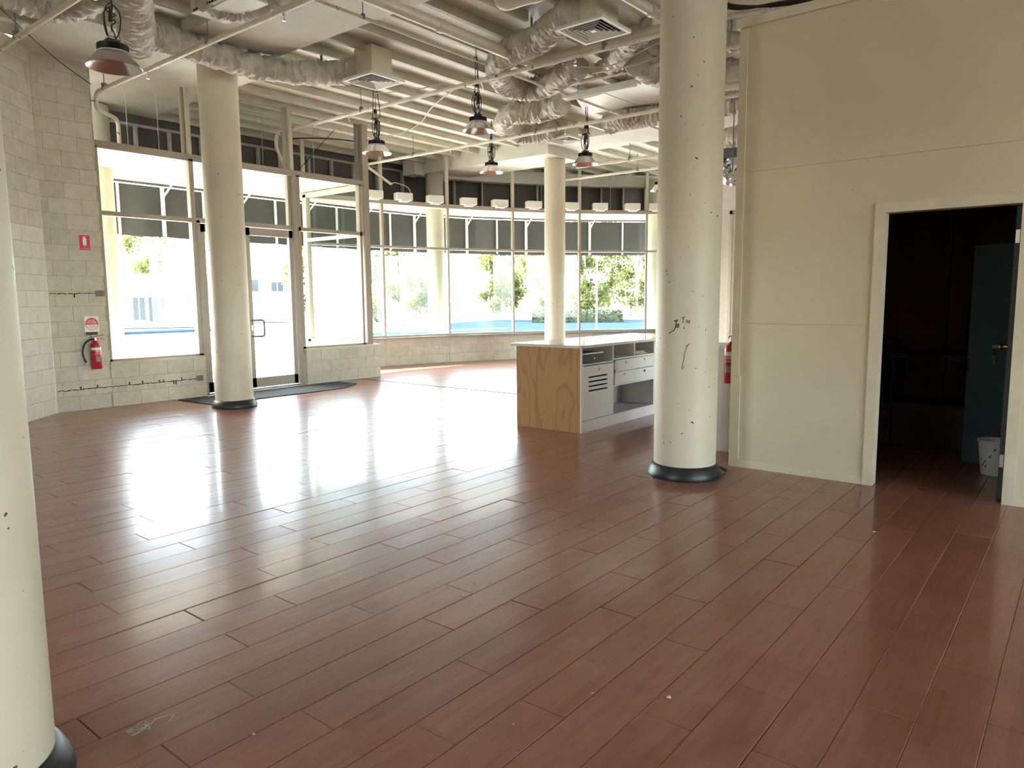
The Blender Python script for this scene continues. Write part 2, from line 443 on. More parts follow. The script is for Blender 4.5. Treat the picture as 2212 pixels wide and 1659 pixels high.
def scar(x0, x1, z, yy, amp):
    mb = MB(); n = int((x1-x0)/.03); zz = z
    for i in range(n):
        a, b2 = x0+(x1-x0)*i/n, x0+(x1-x0)*(i+1)/n; z1 = z+random.uniform(-amp, amp); h = random.uniform(.006, .014)
        mb.bar((a, yy-.002, zz), (b2+.002, yy-.002, z1), .004, h, (0, 0, 1)); zz = z1
        if random.random() < .08: mb.box(a, yy-.004, zz, a+.015, yy, zz+random.choice((-.05, .04)))
    return mb
scar(3.60, 4.16, 1.567, YE, .008).build('shelf_scar', 'rust', we)
MB().box(4.15, YE-.006, 1.53, 4.27, YE, 1.61).build('mortar_patch', 'patch_grey', we)
scar(3.60, 5.50, .285, YE, .006).build('shelf_scar', 'rust', we)
MB().box(5.49, YE-.006, .25, 5.60, YE, .33).build('mortar_patch', 'patch_grey', we)
wp = struct('wall_plinth', 'low cream block plinth under the glazing right of the door')
block_wall(wp, (7.47, YE-.02), (9.12, YE-.02), 0, 3, .18, 'block_paint', phase=.1)
block_wall(wp, (9.12, YE+.0), (9.12, 12.4), 0, 3, .18, 'block_paint', phase=.1, inward=(1, 0))
MB().box(7.46, YE-.03, .6, 9.13, YE+.2, .625).build('window_sill', 'cream_trim', wp)
MB().box(8.85, YE+.2, .6, 9.13, 12.45, .62).build('window_sill', 'cream_trim', wp)
wc = struct('wall_curved', 'low curved pale block wall under the bowed window')
for (a, b2) in zip(ARC, ARC[1:]):
    block_wall(wc, a, b2, 0, 3, .16, 'block_paint', phase=.05, inward=(-(a[1]-b2[1]), -(b2[0]-a[0])))
    MB().bar((*a, .612), (*b2, .612), .3, .024).build('window_sill', 'frame_steel', wc)

# ---- glazing
def mull(mb, x, y, z0, z1, wx=.05, wy=.1, ang=0): return mb.obox((x, y, (z0+z1)/2), (wx, wy, z1-z0), ang)
GY = YE+.09
w1 = struct('window_1', 'fixed shop window beside the block wall, beige aluminium frame')
fm = MB(); mull(fm, 4.30, GY, SILL, HEAD); mull(fm, 5.62, GY, SILL, HEAD, .07); fm.box(4.28, GY-.05, SILL, 5.65, GY+.05, SILL+.05); fm.box(4.28, GY-.05, HEAD-.03, 5.65, GY+.05, HEAD+.07)
fm.build('frame', 'frame_alu', w1)
MB().box(4.3, GY-.045, TRANS-.03, 5.62, GY+.045, TRANS+.03).build('transom', 'frame_alu', w1)
MB().box(4.3, GY-.004, SILL+.03, 5.62, GY+.004, TRANS).build('pane', 'glass', w1)
MB().box(4.3, GY-.004, TRANS, 5.62, GY+.004, HEAD).build('pane', 'glass', w1)
mull(MB(), 5.62, GY-.02, HEAD+.07, 4.58, .06, .05).build('post', 'frame_pale', w1)
mull(MB(), 5.565, GY+.03, HEAD+.07, 4.58, .04, .06).build('post', 'frame_alu', w1)
d1 = struct('door_1', 'glazed shop entrance with one wide door leaf and a sidelight')
fm = MB(); mull(fm, 5.68, GY, 0, TRANS, .06); mull(fm, 6.42, GY, 0, TRANS, .06, .1); mull(fm, 7.40, GY, 0, HEAD, .09, .12); mull(fm, 7.31, GY+.02, TRANS, HEAD, .04, .08)
fm.box(5.65, GY-.05, HEAD-.03, 7.44, GY+.05, HEAD+.07); fm.box(5.65, GY-.05, TRANS-.03, 7.44, GY+.05, TRANS+.04); fm.box(5.65, GY-.05, 0, 7.44, GY+.05, .03)
fm.build('frame', 'frame_alu', d1)
MB().box(5.7, GY-.004, TRANS, 7.38, GY+.004, HEAD).build('pane', 'glass', d1)
for (a, b2, nm) in ((5.72, 6.38, 'sidelight'), (6.47, 7.34, 'door_leaf')):
    lf = MB(); lf.box(a, GY-.03, .04, a+.07, GY+.03, TRANS-.04); lf.box(b2-.07, GY-.03, .04, b2, GY+.03, TRANS-.04); lf.box(a, GY-.03, .04, b2, GY+.03, .2); lf.box(a, GY-.03, TRANS-.16, b2, GY+.03, TRANS-.04)
    lo = lf.build(nm, 'frame_alu', d1)
    MB().box(a+.06, GY-.004, .19, b2-.06, GY+.004, TRANS-.15).build('pane', 'glass', lo)
    if nm == 'door_leaf':
        MB().tube(elbows([(a+.035, GY-.03, .88), (a+.035, GY-.10, .88), (a+.20, GY-.12, .88), (a+.20, GY-.12, 1.14), (a+.035, GY-.10, 1.14), (a+.035, GY-.03, 1.14)], .04), .016, 8).build('handle', 'frame_steel', lo, True)
        MB().box(a+.02, GY-.036, .98, a+.05, GY-.03, 1.06).build('lock', 'chrome', lo)
mull(MB(), 7.38, GY-.02, HEAD+.07, RIBZ, .06, .05).build('post', 'frame_pale', d1)
mull(MB(), 7.31, GY+.03, HEAD+.07, RIBZ, .05, .06).build('post', 'frame_alu', d1)
w2 = struct('window_2', 'fixed shop window over the low plinth right of the door')
fm = MB(); mull(fm, 7.48, GY, .62, HEAD, .05); mull(fm, 8.80, GY, .62, HEAD, .05); mull(fm, 8.94, GY, .62, RIBZ, .13, .12); fm.box(7.44, GY-.05, HEAD-.03, 9.0, GY+.05, HEAD+.07); fm.box(7.44, GY-.05, TRANS-.03, 8.9, GY+.05, TRANS+.03); fm.box(7.44, GY-.05, .6, 9.0, GY+.05, .66)
fm.build('frame', 'frame_alu', w2)
mull(MB(), 8.80, GY+.02, HEAD+.07, RIBZ, .05, .05).build('post', 'frame_steel', w2)
MB().box(7.48, GY-.004, .64, 8.85, GY+.004, TRANS).build('pane', 'glass', w2)
MB().box(7.48, GY-.004, TRANS, 8.85, GY+.004, HEAD).build('pane', 'glass', w2)
w3 = struct('window_3', 'side window returning outwards from the entrance to the bowed window')
X3 = 8.95; fm = MB()
for yy in (GY+.1, 12.45): mull(fm, X3, yy, .62, HEAD-.0, .1, .1)
fm.box(X3-.05, GY, HEAD-.06, X3+.05, 12.5, HEAD+.03); fm.box(X3-.04, GY, TRANS-.03, X3+.04, 12.5, TRANS+.03); fm.box(X3-.05, GY, .62, X3+.05, 12.5, .68)
fm.build('frame', 'frame_pale', w3)
MB().box(X3-.004, GY+.1, .66, X3+.004, 12.45, TRANS).build('pane', 'glass', w3); MB().box(X3-.004, GY+.1, TRANS, X3+.004, 12.45, HEAD-.05).build('pane', 'glass', w3)
for i, (a, b2) in enumerate(zip(ARC, ARC[1:])):
    wn_ = struct('window_%d' % (i+4), 'tall bay %s of the bowed shop window' % ('one two three four five six'.split()[i]))
    av, bv = Vector((*a, 0)), Vector((*b2, 0)); dv = (bv-av).normalized(); ang = math.atan2(dv.y, dv.x); nv = Vector((dv.y, -dv.x, 0))
    fm = MB(); mull(fm, *a, .625, HEAD, .05, .11, ang); fm.bar((*a, .65), (*b2, .65), .09, .05); fm.bar((*a, TRANS-.06), (*b2, TRANS-.06), .08, .05); fm.bar((*a, HEAD+.0), (*b2, HEAD+.0), .14, .09)
    if i == 5: mull(fm, *b2, .625, HEAD, .05, .11, ang)
    fm.build('frame', 'frame_alu', wn_)
    q = Vector((*a, 0))-nv*0.0
    mull(MB(), q.x, q.y, HEAD+.045, RIBZ, .07, .06, ang).build('post', 'frame_pale', wn_)
    for z0, z1 in ((.67, TRANS-.08), (TRANS-.04, HEAD-.04)):
        MB().bar((av+Vector((0, 0, (z0+z1)/2))), (bv+Vector((0, 0, (z0+z1)/2))), .008, z1-z0).build('pane', 'glass', wn_)

# ---- partition with the store room door
wr_ = struct('wall_right', 'cream sheeted partition with an open doorway to a dark store room')
DY0, DY1, DH = .42, 1.25, 2.06
TOPW = 3.62
def sheet(y0, y1, z0, z1): MB().box(WX, y0+.001, z0+.001, WX+.012, y1-.001, z1-.001).build('wall_panel', 'cream_wall', wr_)
rows = (0.0, 1.23, 2.47, TOPW)
for z0, z1 in zip(rows, rows[1:]):
    if z1 <= DH: sheet(DY1+.03, WY1, z0, z1); sheet(-12, DY0-.03, z0, z1)
    elif z0 < DH:
        mp = MB()
        for ya, yb, za in ((DY1+.03, WY1-.001, z0+.001), (-12, DY0-.03, z0+.001), (DY0-.03, DY1+.03, DH+.03)): mp.box(WX, ya, za, WX+.012, yb, z1-.001)
        mp.build('wall_panel', 'cream_wall', wr_)
    else: sheet(-12, WY1, z0, z1)
core = MB(); core.box(WX+.0125, DY1+.03, 0, WX+.10, WY1-.002, TOPW); core.box(WX+.0125, -12, 0, WX+.10, DY0-.03, TOPW); core.box(WX+.0125, DY0-.03, DH+.03, WX+.10, DY1+.03, TOPW)
core.build('core', 'cream_wall', wr_)
MB().box(WX-.01, WY1-.07, .07, WX, WY1+.012, .78).build('corner_bead', 'cream_trim', wr_)
MB().box(WX-.01, WY1-.055, .785, WX, WY1+.012, TOPW-.02).build('corner_bead', 'cream_trim', wr_)
MB().box(WX-.005, WY1, 0, WX+.11, WY1+.014, TOPW).build('end_cap', 'cream_trim', wr_)
MB().box(WX-.025, -12, TOPW-.01, WX+.12, WY1+.04, TOPW+.06).build('top_rail', 'cream_trim', wr_)
MB().box(WX-.012, DY1+.07, 0, WX, WY1+.012, .065).build('baseboard_right', 'cream_trim', wr_)
MB().box(WX-.012, -12, 0, WX, DY0-.07, .065).build('baseboard_right', 'cream_trim', wr_)
d2 = struct('door_2', 'cream door frame of the dark store room with its leaf swung open', (WX, .8, 0))
fr_ = MB(); fr_.box(WX-.016, DY1, 0, WX, DY1+.07, DH+.07); fr_.box(WX-.016, DY0-.07, 0, WX, DY0, DH+.07); fr_.box(WX-.016, DY0, DH, WX, DY1, DH+.07)
fr_.build('architrave', 'cream_trim', d2)
jb = MB(); jb.box(WX-.004, DY1-.0, 0, WX+.11, DY1+.03, DH+.03); jb.box(WX-.004, DY0-.03, 0, WX+.11, DY0, DH+.03); jb.box(WX-.004, DY0, DH, WX+.11, DY1, DH+.03)
jb.build('jamb', 'cream_trim', d2)
la = math.radians(4.0); lx, ly = WX+.09, DY0+.02
lc = Vector((lx+.40*math.cos(la), ly+.40*math.sin(la), DH/2+.005))
leaf = MB().obox(lc, (.80, .036, DH-.02), la).build('door_leaf', 'door_dark', d2)
for zz in (.25, 1.8): MB().box(lx-.045, ly-.012, zz, lx-.005, ly+.012, zz+.09).build('hinge', 'chrome', leaf)
kx, ky = lx+.73*math.cos(la), ly+.73*math.sin(la)+.018
MB().lathe([(.028, 0), (.028, .006), (.012, .01), (.012, .03), (.026, .045), (.024, .06), (.0, .064)], (0, 0, 0), 16)
kb = MB().tube([(kx, ky, 1.05), (kx, ky+.03, 1.05)], .012, 10); kb.tube([(kx, ky+.03, 1.05), (kx, ky+.04, 1.05), (kx, ky+.06, 1.05), (kx, ky+.066, 1.05)], .027, 12, rf=lambda i, j, r: r*(.7, 1, 1, .6)[i])
knob = kb.build('knob', 'brass', leaf, True)
MB().bar((kx, ky+.06, 1.05), (kx, ky+.10, 1.045), .004, .03).bar((kx, ky+.09, 1.04), (kx+.01, ky+.085, .97), .02, .004).bar((kx, ky+.09, .98), (kx, ky+.08, .91), .03, .012).build('keys', 'black_plastic', knob)

# store room shell behind the partition
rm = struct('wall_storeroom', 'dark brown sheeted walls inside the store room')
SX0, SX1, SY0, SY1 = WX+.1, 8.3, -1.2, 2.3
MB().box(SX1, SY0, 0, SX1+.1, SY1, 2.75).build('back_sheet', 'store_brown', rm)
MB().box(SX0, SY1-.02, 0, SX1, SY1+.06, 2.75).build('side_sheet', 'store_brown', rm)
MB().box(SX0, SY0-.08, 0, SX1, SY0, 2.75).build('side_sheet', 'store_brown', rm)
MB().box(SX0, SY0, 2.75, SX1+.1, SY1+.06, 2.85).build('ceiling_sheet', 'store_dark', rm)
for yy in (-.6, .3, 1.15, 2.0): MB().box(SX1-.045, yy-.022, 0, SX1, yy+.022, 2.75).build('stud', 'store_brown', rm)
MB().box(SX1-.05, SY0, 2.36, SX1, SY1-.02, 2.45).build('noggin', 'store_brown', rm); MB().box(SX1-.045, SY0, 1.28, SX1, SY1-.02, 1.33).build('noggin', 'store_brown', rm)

# ---- remaining shell: end wall with shutter, unseen walls with windows added for fill light
wb = MB(); wb.box(ENDX, -4.5, 0, ENDX+.2, 6.8, DECK); wb.bar((ENDX+.1, 6.7, DECK/2), (17.35, 7.4, DECK/2), .2, DECK); o = wb.build('wall_end', 'block_white'); tag(o, 'pale block end wall behind the roller shutter', 'wall', None, 'structure')
wf = struct('wall_far', 'unseen cream side wall with one window added for fill light')  # window is out of view, added to light the partition
mb = MB(); mb.box(-5.7, -12.2, 0, -5.5, 3.0, DECK); mb.box(-5.7, 3.0, 0, -5.5, 5.0, 1.0); mb.box(-5.7, 3.0, 3.0, -5.5, 5.0, DECK); mb.box(-5.7, 5.0, 0, -5.5, 8.05, DECK)
mb.build('wall_body', 'cream_wall', wf)
MB().box(-5.604, 3.0, 1.0, -5.596, 5.0, 3.0).build('pane', 'glass', wf)
o = MB().box(-5.5, 7.86, 0, .95, 8.05, DECK).build('wall_side', 'block_white'); tag(o, 'plain block side wall', 'wall', None, 'structure')
wg = struct('wall_back', 'unseen rear wall with tall windows added for fill light')  # windows are out of view, added as fill from behind the camera
BY = -12.0
mb = MB(); mb.box(-5.7, BY-.2, 0, 6.2, BY, .9); mb.box(-5.7, BY-.2, 3.3, 6.2, BY, DECK)
mb.build('wall_body', 'block_white', wg)
for i in range(7): MB().box(-5.5+i*1.93-.04, BY-.15, .9, -5.5+i*1.93+.04, BY-.05, 3.3).build('post', 'frame_alu', wg)
for i in range(6): MB().box(-5.46+i*1.93, BY-.104, .9, -5.54+(i+1)*1.93, BY-.096, 3.3).build('pane', 'glass', wg)
wi = struct('wall_inner', 'unseen rear wall of the far bay with a wide window added for fill light')  # window is out of view, added to brighten the counter front
mb = MB(); mb.box(6.07, -4.7, 0, 9.6, -4.5, DECK); mb.box(9.6, -4.7, 0, ENDX+.2, -4.5, .6); mb.box(9.6, -4.7, 3.4, ENDX+.2, -4.5, DECK)
mb.build('wall_body', 'cream_wall', wi)
for i in range(5): MB().box(9.6+i*1.4-.03, -4.65, .6, 9.6+i*1.4+.03, -4.55, 3.4).build('post', 'frame_alu', wi)
for i in range(4): MB().box(9.64+i*1.4, -4.604, .6, 10.96+i*1.4, -4.596, 3.4).build('pane', 'glass', wi)

# ---- ceiling: deck sheet, downstand ribs, concrete bands
ce = MB().prism([(-6, -12.2), (21, -12.2), (21, 6.2)]+[(x, y) for x, y in EDGE[::-1][1:]]+[(-8, 5)], DECK, DECK+.2).build('ceiling', 'deck_paint')
tag(ce, 'pale painted ribbed deck ceiling with concrete bands', 'ceiling', None, 'structure')
def ceil_rib(x0, x1, y): MB().box(x0, y-.03, RIBZ, x1, y+.03, DECK-.002).build('deck_rib', 'rib_paint', ce)
def edge_x(y):
    for (x0, y0), (x1, y1) in zip(EDGE[1:], EDGE[2:]):
        if y1 <= y <= y0: return x0+(x1-x0)*(y0-y)/(y0-y1)
    return 11 if y > 13 else 19.5
BX0, BX1, CX0, CX1 = 4.53, 5.73, 12.33, 13.48
y = .935
while y < 13.3:
    right = edge_x(y)-.2 if y > 7 else ENDX
    segs = [(-5.4, BX0), (BX1 if y < 9.0 else 6.1, CX0), (CX1, right)]
    for a, b2 in segs:
        if a == -5.4 and y > 8: a = ANG1.x-1.0 if y < 10.5 else 2.0
        if b2-a < .1: continue
        if abs(y-5.335) < .2 and a == BX1: ceil_rib(a, 6.95, y); ceil_rib(7.25, b2, y); continue
        ceil_rib(a, b2, y)
    y += .55
MB().box(BX0, -4.5, 4.58, BX1, 9.0, DECK-.001).build('concrete_band', 'concrete', ce)
MB().box(3.4, 9.0, 4.575, 6.1, 12.8, DECK-.001).build('concrete_band', 'concrete', ce)
MB().box(CX0, -4.5, 4.58, CX1, 13.0, DECK-.001).build('concrete_band', 'concrete', ce)
MB().box(CX0, 8.93, 4.40, CX1, 12.95, 4.579).build('drop_beam', 'concrete', ce)
MB().box(CX0-.28, 12.55, 4.36, CX0+.05, 12.95, 4.7).build('drop_beam', 'concrete', ce)
for a, b2 in zip(EDGE[2:], EDGE[3:]):
    k = Vector((13.0, 6.5)); a2 = Vector(a)+(k-Vector(a)).normalized()*.75; b3 = Vector(b2)+(k-Vector(b2)).normalized()*.75
    if b2[1] > 7: MB().bar((a2.x, a2.y, 4.49), (b3.x, b3.y, 4.49), .25, .30).build('edge_beam', 'concrete', ce)

for pts in ([(1308, 201), (1428, 158), (1428, 224), (1392, 232)], [(1246, 217), (1306, 202), (1388, 232), (1266, 247)]):
    MB().prism([tuple(atz(x, y, 4.615)[:2]) for x, y in pts], 4.615, 4.629).build('patch_board', 'box_white', ce)

# ---- parapet, soffit, awning
pw = struct('wall_parapet', 'dark steel stud parapet above the verandah')
for a, b2 in zip(EDGE, EDGE[1:]):
    av, bv = Vector((*a, 0)), Vector((*b2, 0)); L = (bv-av).length; dv = (bv-av)/L; nv = Vector((dv.y, -dv.x, 0)); ang = math.atan2(dv.y, dv.x)
    MB().bar((av.x-nv.x*.02, av.y-nv.y*.02, 4.22), (bv.x-nv.x*.02, bv.y-nv.y*.02, 4.22), .03, 1.36).build('cladding', 'cladding_back', pw)
    ia, ib = av+nv*.055, bv+nv*.055
    MB().bar((ia.x, ia.y, 4.53), (ib.x, ib.y, 4.53), .09, .045).build('top_track', 'stud_steel', pw)
    x0 = 4.0 if a[0] < 0 else 0
    n = max(1, int(L/.6)); 
    for i in range(n):
        p = ia+dv*(L*(i+.5)/n)
        if p.x < 4: continue
        MB().obox((p.x, p.y, 4.05), (.045, .085, .92), ang).build('stud', 'stud_steel', pw)
sf = MB().prism([(3.2, 10.76), (8.85, 10.76), (8.85, 12.56)]+[(x+(x-12.5)*.012+.08, y+.1) for x, y in ARC[1:]]+[(17.5, 6.2), (20, 6.2)]+EDGE[::-1][1:-1]+[(3.2, 13.42)], HEAD+.03, HEAD+.05).build('verandah_soffit', 'soffit_paint')
tag(sf, 'cream verandah soffit outside the glazing', 'soffit', None, 'structure')
aw = thing('awning', 'dark grey awning valance with pale ribs hanging along the verandah edge', 'awning', (12, 13.3, 2.6))
AWZ0, AWZ1 = 2.63, HEAD-.03
dist = 0
for a, b2 in zip(EDGE, EDGE[1:]):
    av, bv = Vector((*a, 0)), Vector((*b2, 0))
    if a[0] < 0: av = Vector((3.4, 13.42, 0))
    L = (bv-av).length; dv = (bv-av)/L; nv = Vector((dv.y, -dv.x, 0)); ang = math.atan2(dv.y, dv.x)
    n = max(2, round(L/.75))
    for i in range(n):
        p, q = av+dv*(L*i/n), av+dv*(L*(i+1)/n)
        cl = MB(); pts = []
        K = 6
        for k in range(K+1):
            s_ = p+(q-p)*(k/K); z0 = AWZ0-.012*math.sin(k/K*PI); pts.append(s_)
            cl.v += [tuple(s_+nv*.0+Vector((0, 0, z0))), tuple(s_+nv*.0+Vector((0, 0, AWZ1))), tuple(s_-nv*.006+Vector((0, 0, z0))), tuple(s_-nv*.006+Vector((0, 0, AWZ1)))]
        for k in range(K):
            a0 = 4*k; b0 = a0+4
            cl.f += [(a0, b0, b0+1, a0+1), (a0+2, a0+3, b0+3, b0+2), (a0, a0+2, b0+2, b0)]
        cl.build('cloth_panel', 'awning_cloth', aw)
        c = p+nv*.03; MB().obox((c.x, c.y, (AWZ0+.02+AWZ1)/2), (.035 if i % 2 else .06, .04, AWZ1-AWZ0), ang).build('rib', 'awning_strut', aw)
        if i % 2 == 0: MB().bar((c.x, c.y, AWZ1-.2), (c.x+nv.x*.22+dv.x*.1, c.y+nv.y*.22+dv.y*.1, HEAD+.03), .025, .025).build('brace', 'awning_strut', aw)

# ================================================================= COLUMNS
def column(cx, cy_, r, z1, label, mat='column_paint', skirt=True, z0=0):
    t_ = thing('column', label, 'column', (cx, cy_, z0))
    MB().lathe([(0, 0), (r, 0), (r, z1-z0-.02), (r-.008, z1-z0), (0, z1-z0)], (cx, cy_, z0), 56).build('shaft', mat, t_, True)
    if skirt:
        prof = [(r+.001, .0), (r+.045, 0), (r+.050, .012), (r+.040, .05), (r+.022, .085), (r+.012, .10), (r+.001, .105)]
        MB().lathe(prof, (cx, cy_, 0), 56).build('skirting', 'rubber', t_, True)
    return t_
CRX, CRY = 5.455, 2.565
cR = column(CRX, CRY, .25, 4.58, 'thick cream concrete column with scribbled graffiti before the partition')
c2 = column(5.325, 9.23, .25, 4.57, 'thick cream concrete column standing before the glazed entrance')
cL = column(.507, 2.512, .25, 4.58, 'thick cream concrete column cut off by the picture edge')
cB = column(12.95, 9.2, .225, 4.40, 'cream concrete column behind the white counter')
column(5.08, 12.6, .25, 4.55, 'weathered white column outside the fixed shop window', 'column_outer', False, -.1)
column(12.62, 12.48, .21, 4.5, 'pale verandah column outside the bowed window', 'column_outer', False, -.1)
column(17.35, 9.1, .21, 4.5, 'pale verandah column at the far end of the bowed window', 'column_outer', False, -.1)
# loose strip end of the skirting and graffiti on the near column
a0 = math.radians(-38)
MB().tube(smooth_path([(CRX+.29*math.cos(a0), CRY+.29*math.sin(a0), .05), (CRX+.33*math.cos(a0-.05), CRY+.33*math.sin(a0-.05), .03), (CRX+.37*math.cos(a0-.1), CRY+.37*math.sin(a0-.1), .012)], 4), .012, 6).build('skirting_flap', 'rubber', cR)
def scribble(strokes, r=.0035):
    mb = MB()
    for s_ in strokes:
        P = smooth_path([atcyl(x, y, CRX, CRY, .2515) for x, y in s_], 3); mb.tube(P, r, 5)
    return mb
scribble([[(1456, 694), (1461, 692), (1465, 693)], [(1461, 692), (1460, 703), (1456, 713), (1450, 717), (1445, 719)], [(1463, 702), (1466, 700), (1466, 706), (1462, 707), (1463, 702)]]).build('graffiti', 'ink', cR)
scribble([[(1473, 685), (1477, 687), (1479, 684)], [(1476, 686), (1475, 698)], [(1482, 697), (1483, 692), (1485, 691)], [(1487, 692), (1486, 697), (1489, 697), (1490, 691)], [(1478, 705), (1477, 711)]], .0026).build('graffiti', 'ink', cR)
scribble([[(1525, 710), (1524, 715)], [(1478, 790), (1475, 797), (1472, 797)], [(1487, 744), (1480, 760), (1476, 782), (1472, 795)], [(1481, 748), (1492, 742)]], .0018).build('scratches', 'ink', cR)
scribble([[(1493, 913), (1496, 912), (1498, 915)], [(1398+72, 250), (1473, 252)], [(1502, 340), (1508, 343)]], .004).build('chips', 'ink', cR)

# ================================================================= COUNTER
ct = thing('shop_counter', 'long white shop counter with a plywood end, drawers and pigeonholes', 'counter', (7.8, 4.68, 0))
X0, X1, Y0, Y1, TZ = 6.45, 9.15, 4.24, 5.12, .92
MB().box(X0-.02, Y0-.015, TZ, X1+.02, Y1+.07, TZ+.03).build('worktop', 'top_laminate', ct)
for gx, gy in ((6.78, 4.95), (8.75, 4.98)): MB().lathe([(.0, .0305), (.03, .0305), (.033, .0302), (.033, .03)], (gx, gy, TZ), 16).build('cable_grommet', 'label_grey', ct)
MB().box(X0, Y0+.012, 0, X0+.02, Y1, TZ).build('end_panel', 'plywood', ct)
MB().box(X0, Y0-.004, 0, X0+.022, Y0+.012, TZ).build('edge_strip', 'white_laminate', ct)
MB().box(X1-.02, Y0, 0, X1, Y1, TZ).build('end_panel', 'white_laminate', ct)
MB().box(X0+.02, Y1-.02, 0, X1-.02, Y1, TZ).build('back_panel', 'white_laminate', ct)
MB().box(X0+.022, Y0-.002, 0, X1-.02, Y0+.016, .125).build('kick_board', 'white_laminate', ct)
MB().box(X0+.02, Y0+.016, .105, X1-.02, Y1-.02, .125).build('bottom_shelf', 'shaded_laminate', ct)
DV = (7.105, 8.09)
for dx in DV: MB().box(dx, Y0, .125, dx+.018, Y1-.02, TZ).build('divider', 'white_laminate', ct)
MB().box(7.60, Y0, .765, 7.616, Y1-.02, TZ).build('divider', 'white_laminate', ct)
MB().box(X0+.02, Y0, .73, DV[0], Y1-.02, .746).build('shelf', 'white_laminate', ct)
MB().box(DV[0]+.018, Y0, .752, DV[1], Y1-.02, .768).build('shelf', 'white_laminate', ct)
MB().box(DV[0]+.018, Y0, .445, DV[1], Y1-.02, .462).build('shelf', 'white_laminate', ct)
MB().box(DV[0]+.018, Y0+.45, .125, DV[1], Y0+.46, TZ).build('inner_back', 'shaded_laminate', ct); MB().box(X0+.02, Y0+.45, .125, DV[0], Y0+.46, TZ).build('inner_back', 'shaded_laminate', ct)
MB().box(DV[1]+.018, Y0+.002, .125, X1-.02, Y0+.018, TZ-.03).build('front_panel', 'white_laminate', ct)
dm = MB(); dx0, dx1, dz0, dz1 = X0+.028, DV[0]-.006, .135, .722
sl_z = [.44, .49, .54, .59]; sx0, sx1 = dx0+.10, dx1-.13; zs = [dz0]+[v for z_ in sl_z for v in (z_, z_+.018)]+[dz1]
for i in range(0, len(zs)-1):
    if i % 2 == 0: dm.box(sx0, Y0-.014, zs[i], sx1, Y0, zs[i+1])
dm.box(dx0, Y0-.014, dz0, sx0, Y0, dz1); dm.box(sx1, Y0-.014, dz0, dx1, Y0, dz1)
door = dm.build('door', 'white_laminate', ct)
vb = MB().box(sx0-.01, Y0+.004, .42, sx1+.01, Y0+.008, .62).build('vent_backing', 'dark_void', door)
def ring(mb, x, z_, r, dark=False):
    mb.tube([(x, Y0-.014, z_), (x, Y0-.020, z_)], r, 14); return mb
ring(MB(), (dx0+dx1)/2, .675, .017).build('lock', 'lock_grey', door, True)
for i, xx in enumerate((DV[0]+.024, 7.60)):
    for j, (z0, z1) in enumerate(((.615, .748), (.468, .608))):
        xe = 7.594 if i == 0 else DV[1]-.006
        out = .018 if (i == 0 and j == 0) else 0.0
        dr = MB().box(xx, Y0-.016-out, z0, xe, Y0-out, z1)
        if out: dr.box(xx+.01, Y0-out, z0+.02, xx+.02, Y0+.3, z1-.02)
        dr = dr.build('drawer', 'white_laminate', ct)
        lk = MB().tube([((xx+xe)/2-.02, Y0-.016-out, z1-.035), ((xx+xe)/2-.02, Y0-.022-out, z1-.035)], .015, 14)
        lk.build('lock', 'lock_grey' if not (i == 1 and j == 1) else 'black_plastic', dr, True)
rg_ = thing('cash_drawer', 'dark grey steel cash drawer in the counter pigeonhole', 'cash drawer', (6.70, Y0+.2, .746))
MB().box(6.49, Y0+.02, .748, 6.90, Y0+.40, .86).build('body', 'register_grey', rg_)
MB().box(6.485, Y0+.005, .755, 6.905, Y0+.02, .845).build('drawer_front', 'register_grey', rg_)
MB().box(6.485, Y0+.004, .848, 6.905, Y0+.03, .862).build('top_edge', 'silver_trim', rg_)
MB().tube([(6.71, Y0+.006, .80), (6.71, Y0-.004, .80)], .012, 12).build('lock', 'chrome', rg_)
for xx in (6.54, 6.79): MB().box(xx, Y0+.003, .812, xx+.09, Y0+.006, .818).build('coin_slot', 'black_plastic', rg_)
MB().box(6.80, Y0+.003, .848, 6.86, Y0+.005, .86).build('badge', 'sign_white', rg_)
pp = MB()
for k in range(9): pp.obox((7.86+random.uniform(-.02, .02), Y0+.17+random.uniform(-.02, .02), .771+k*.0045), (.30-k*.012, .22, .004), random.uniform(-.12, .12))
tag(pp.build('paper_pile', 'kraft'), 'untidy pile of brown paper in a counter pigeonhole', 'paper')

# white cabinet and extinguisher behind the graffiti column
cb = thing('low_cabinet', 'low white cabinet between the partition end and the graffiti column', 'cabinet', (6.8, 2.95, 0))
MB().box(6.51, 2.42, 0, 7.1, 3.35, .965).build('body', 'white_laminate', cb)
MB().box(6.49, 2.42, 0, 6.51, 2.9, .962).build('door', 'white_laminate', cb); dd = MB().box(6.49, 2.905, 0, 6.51, 3.35, .962).build('door', 'white_laminate', cb)
hp = [Vector((6.485, 2.80+.045*math.cos(2*PI*i/20), .33+.05*math.sin(2*PI*i/20))) for i in range(21)]
MB().tube(hp, .008, 8, cap=False).build('handle', 'chrome', cb, True)
MB().box(6.48, 2.41, .965, 7.12, 3.37, .99).build('top', 'white_laminate', cb)

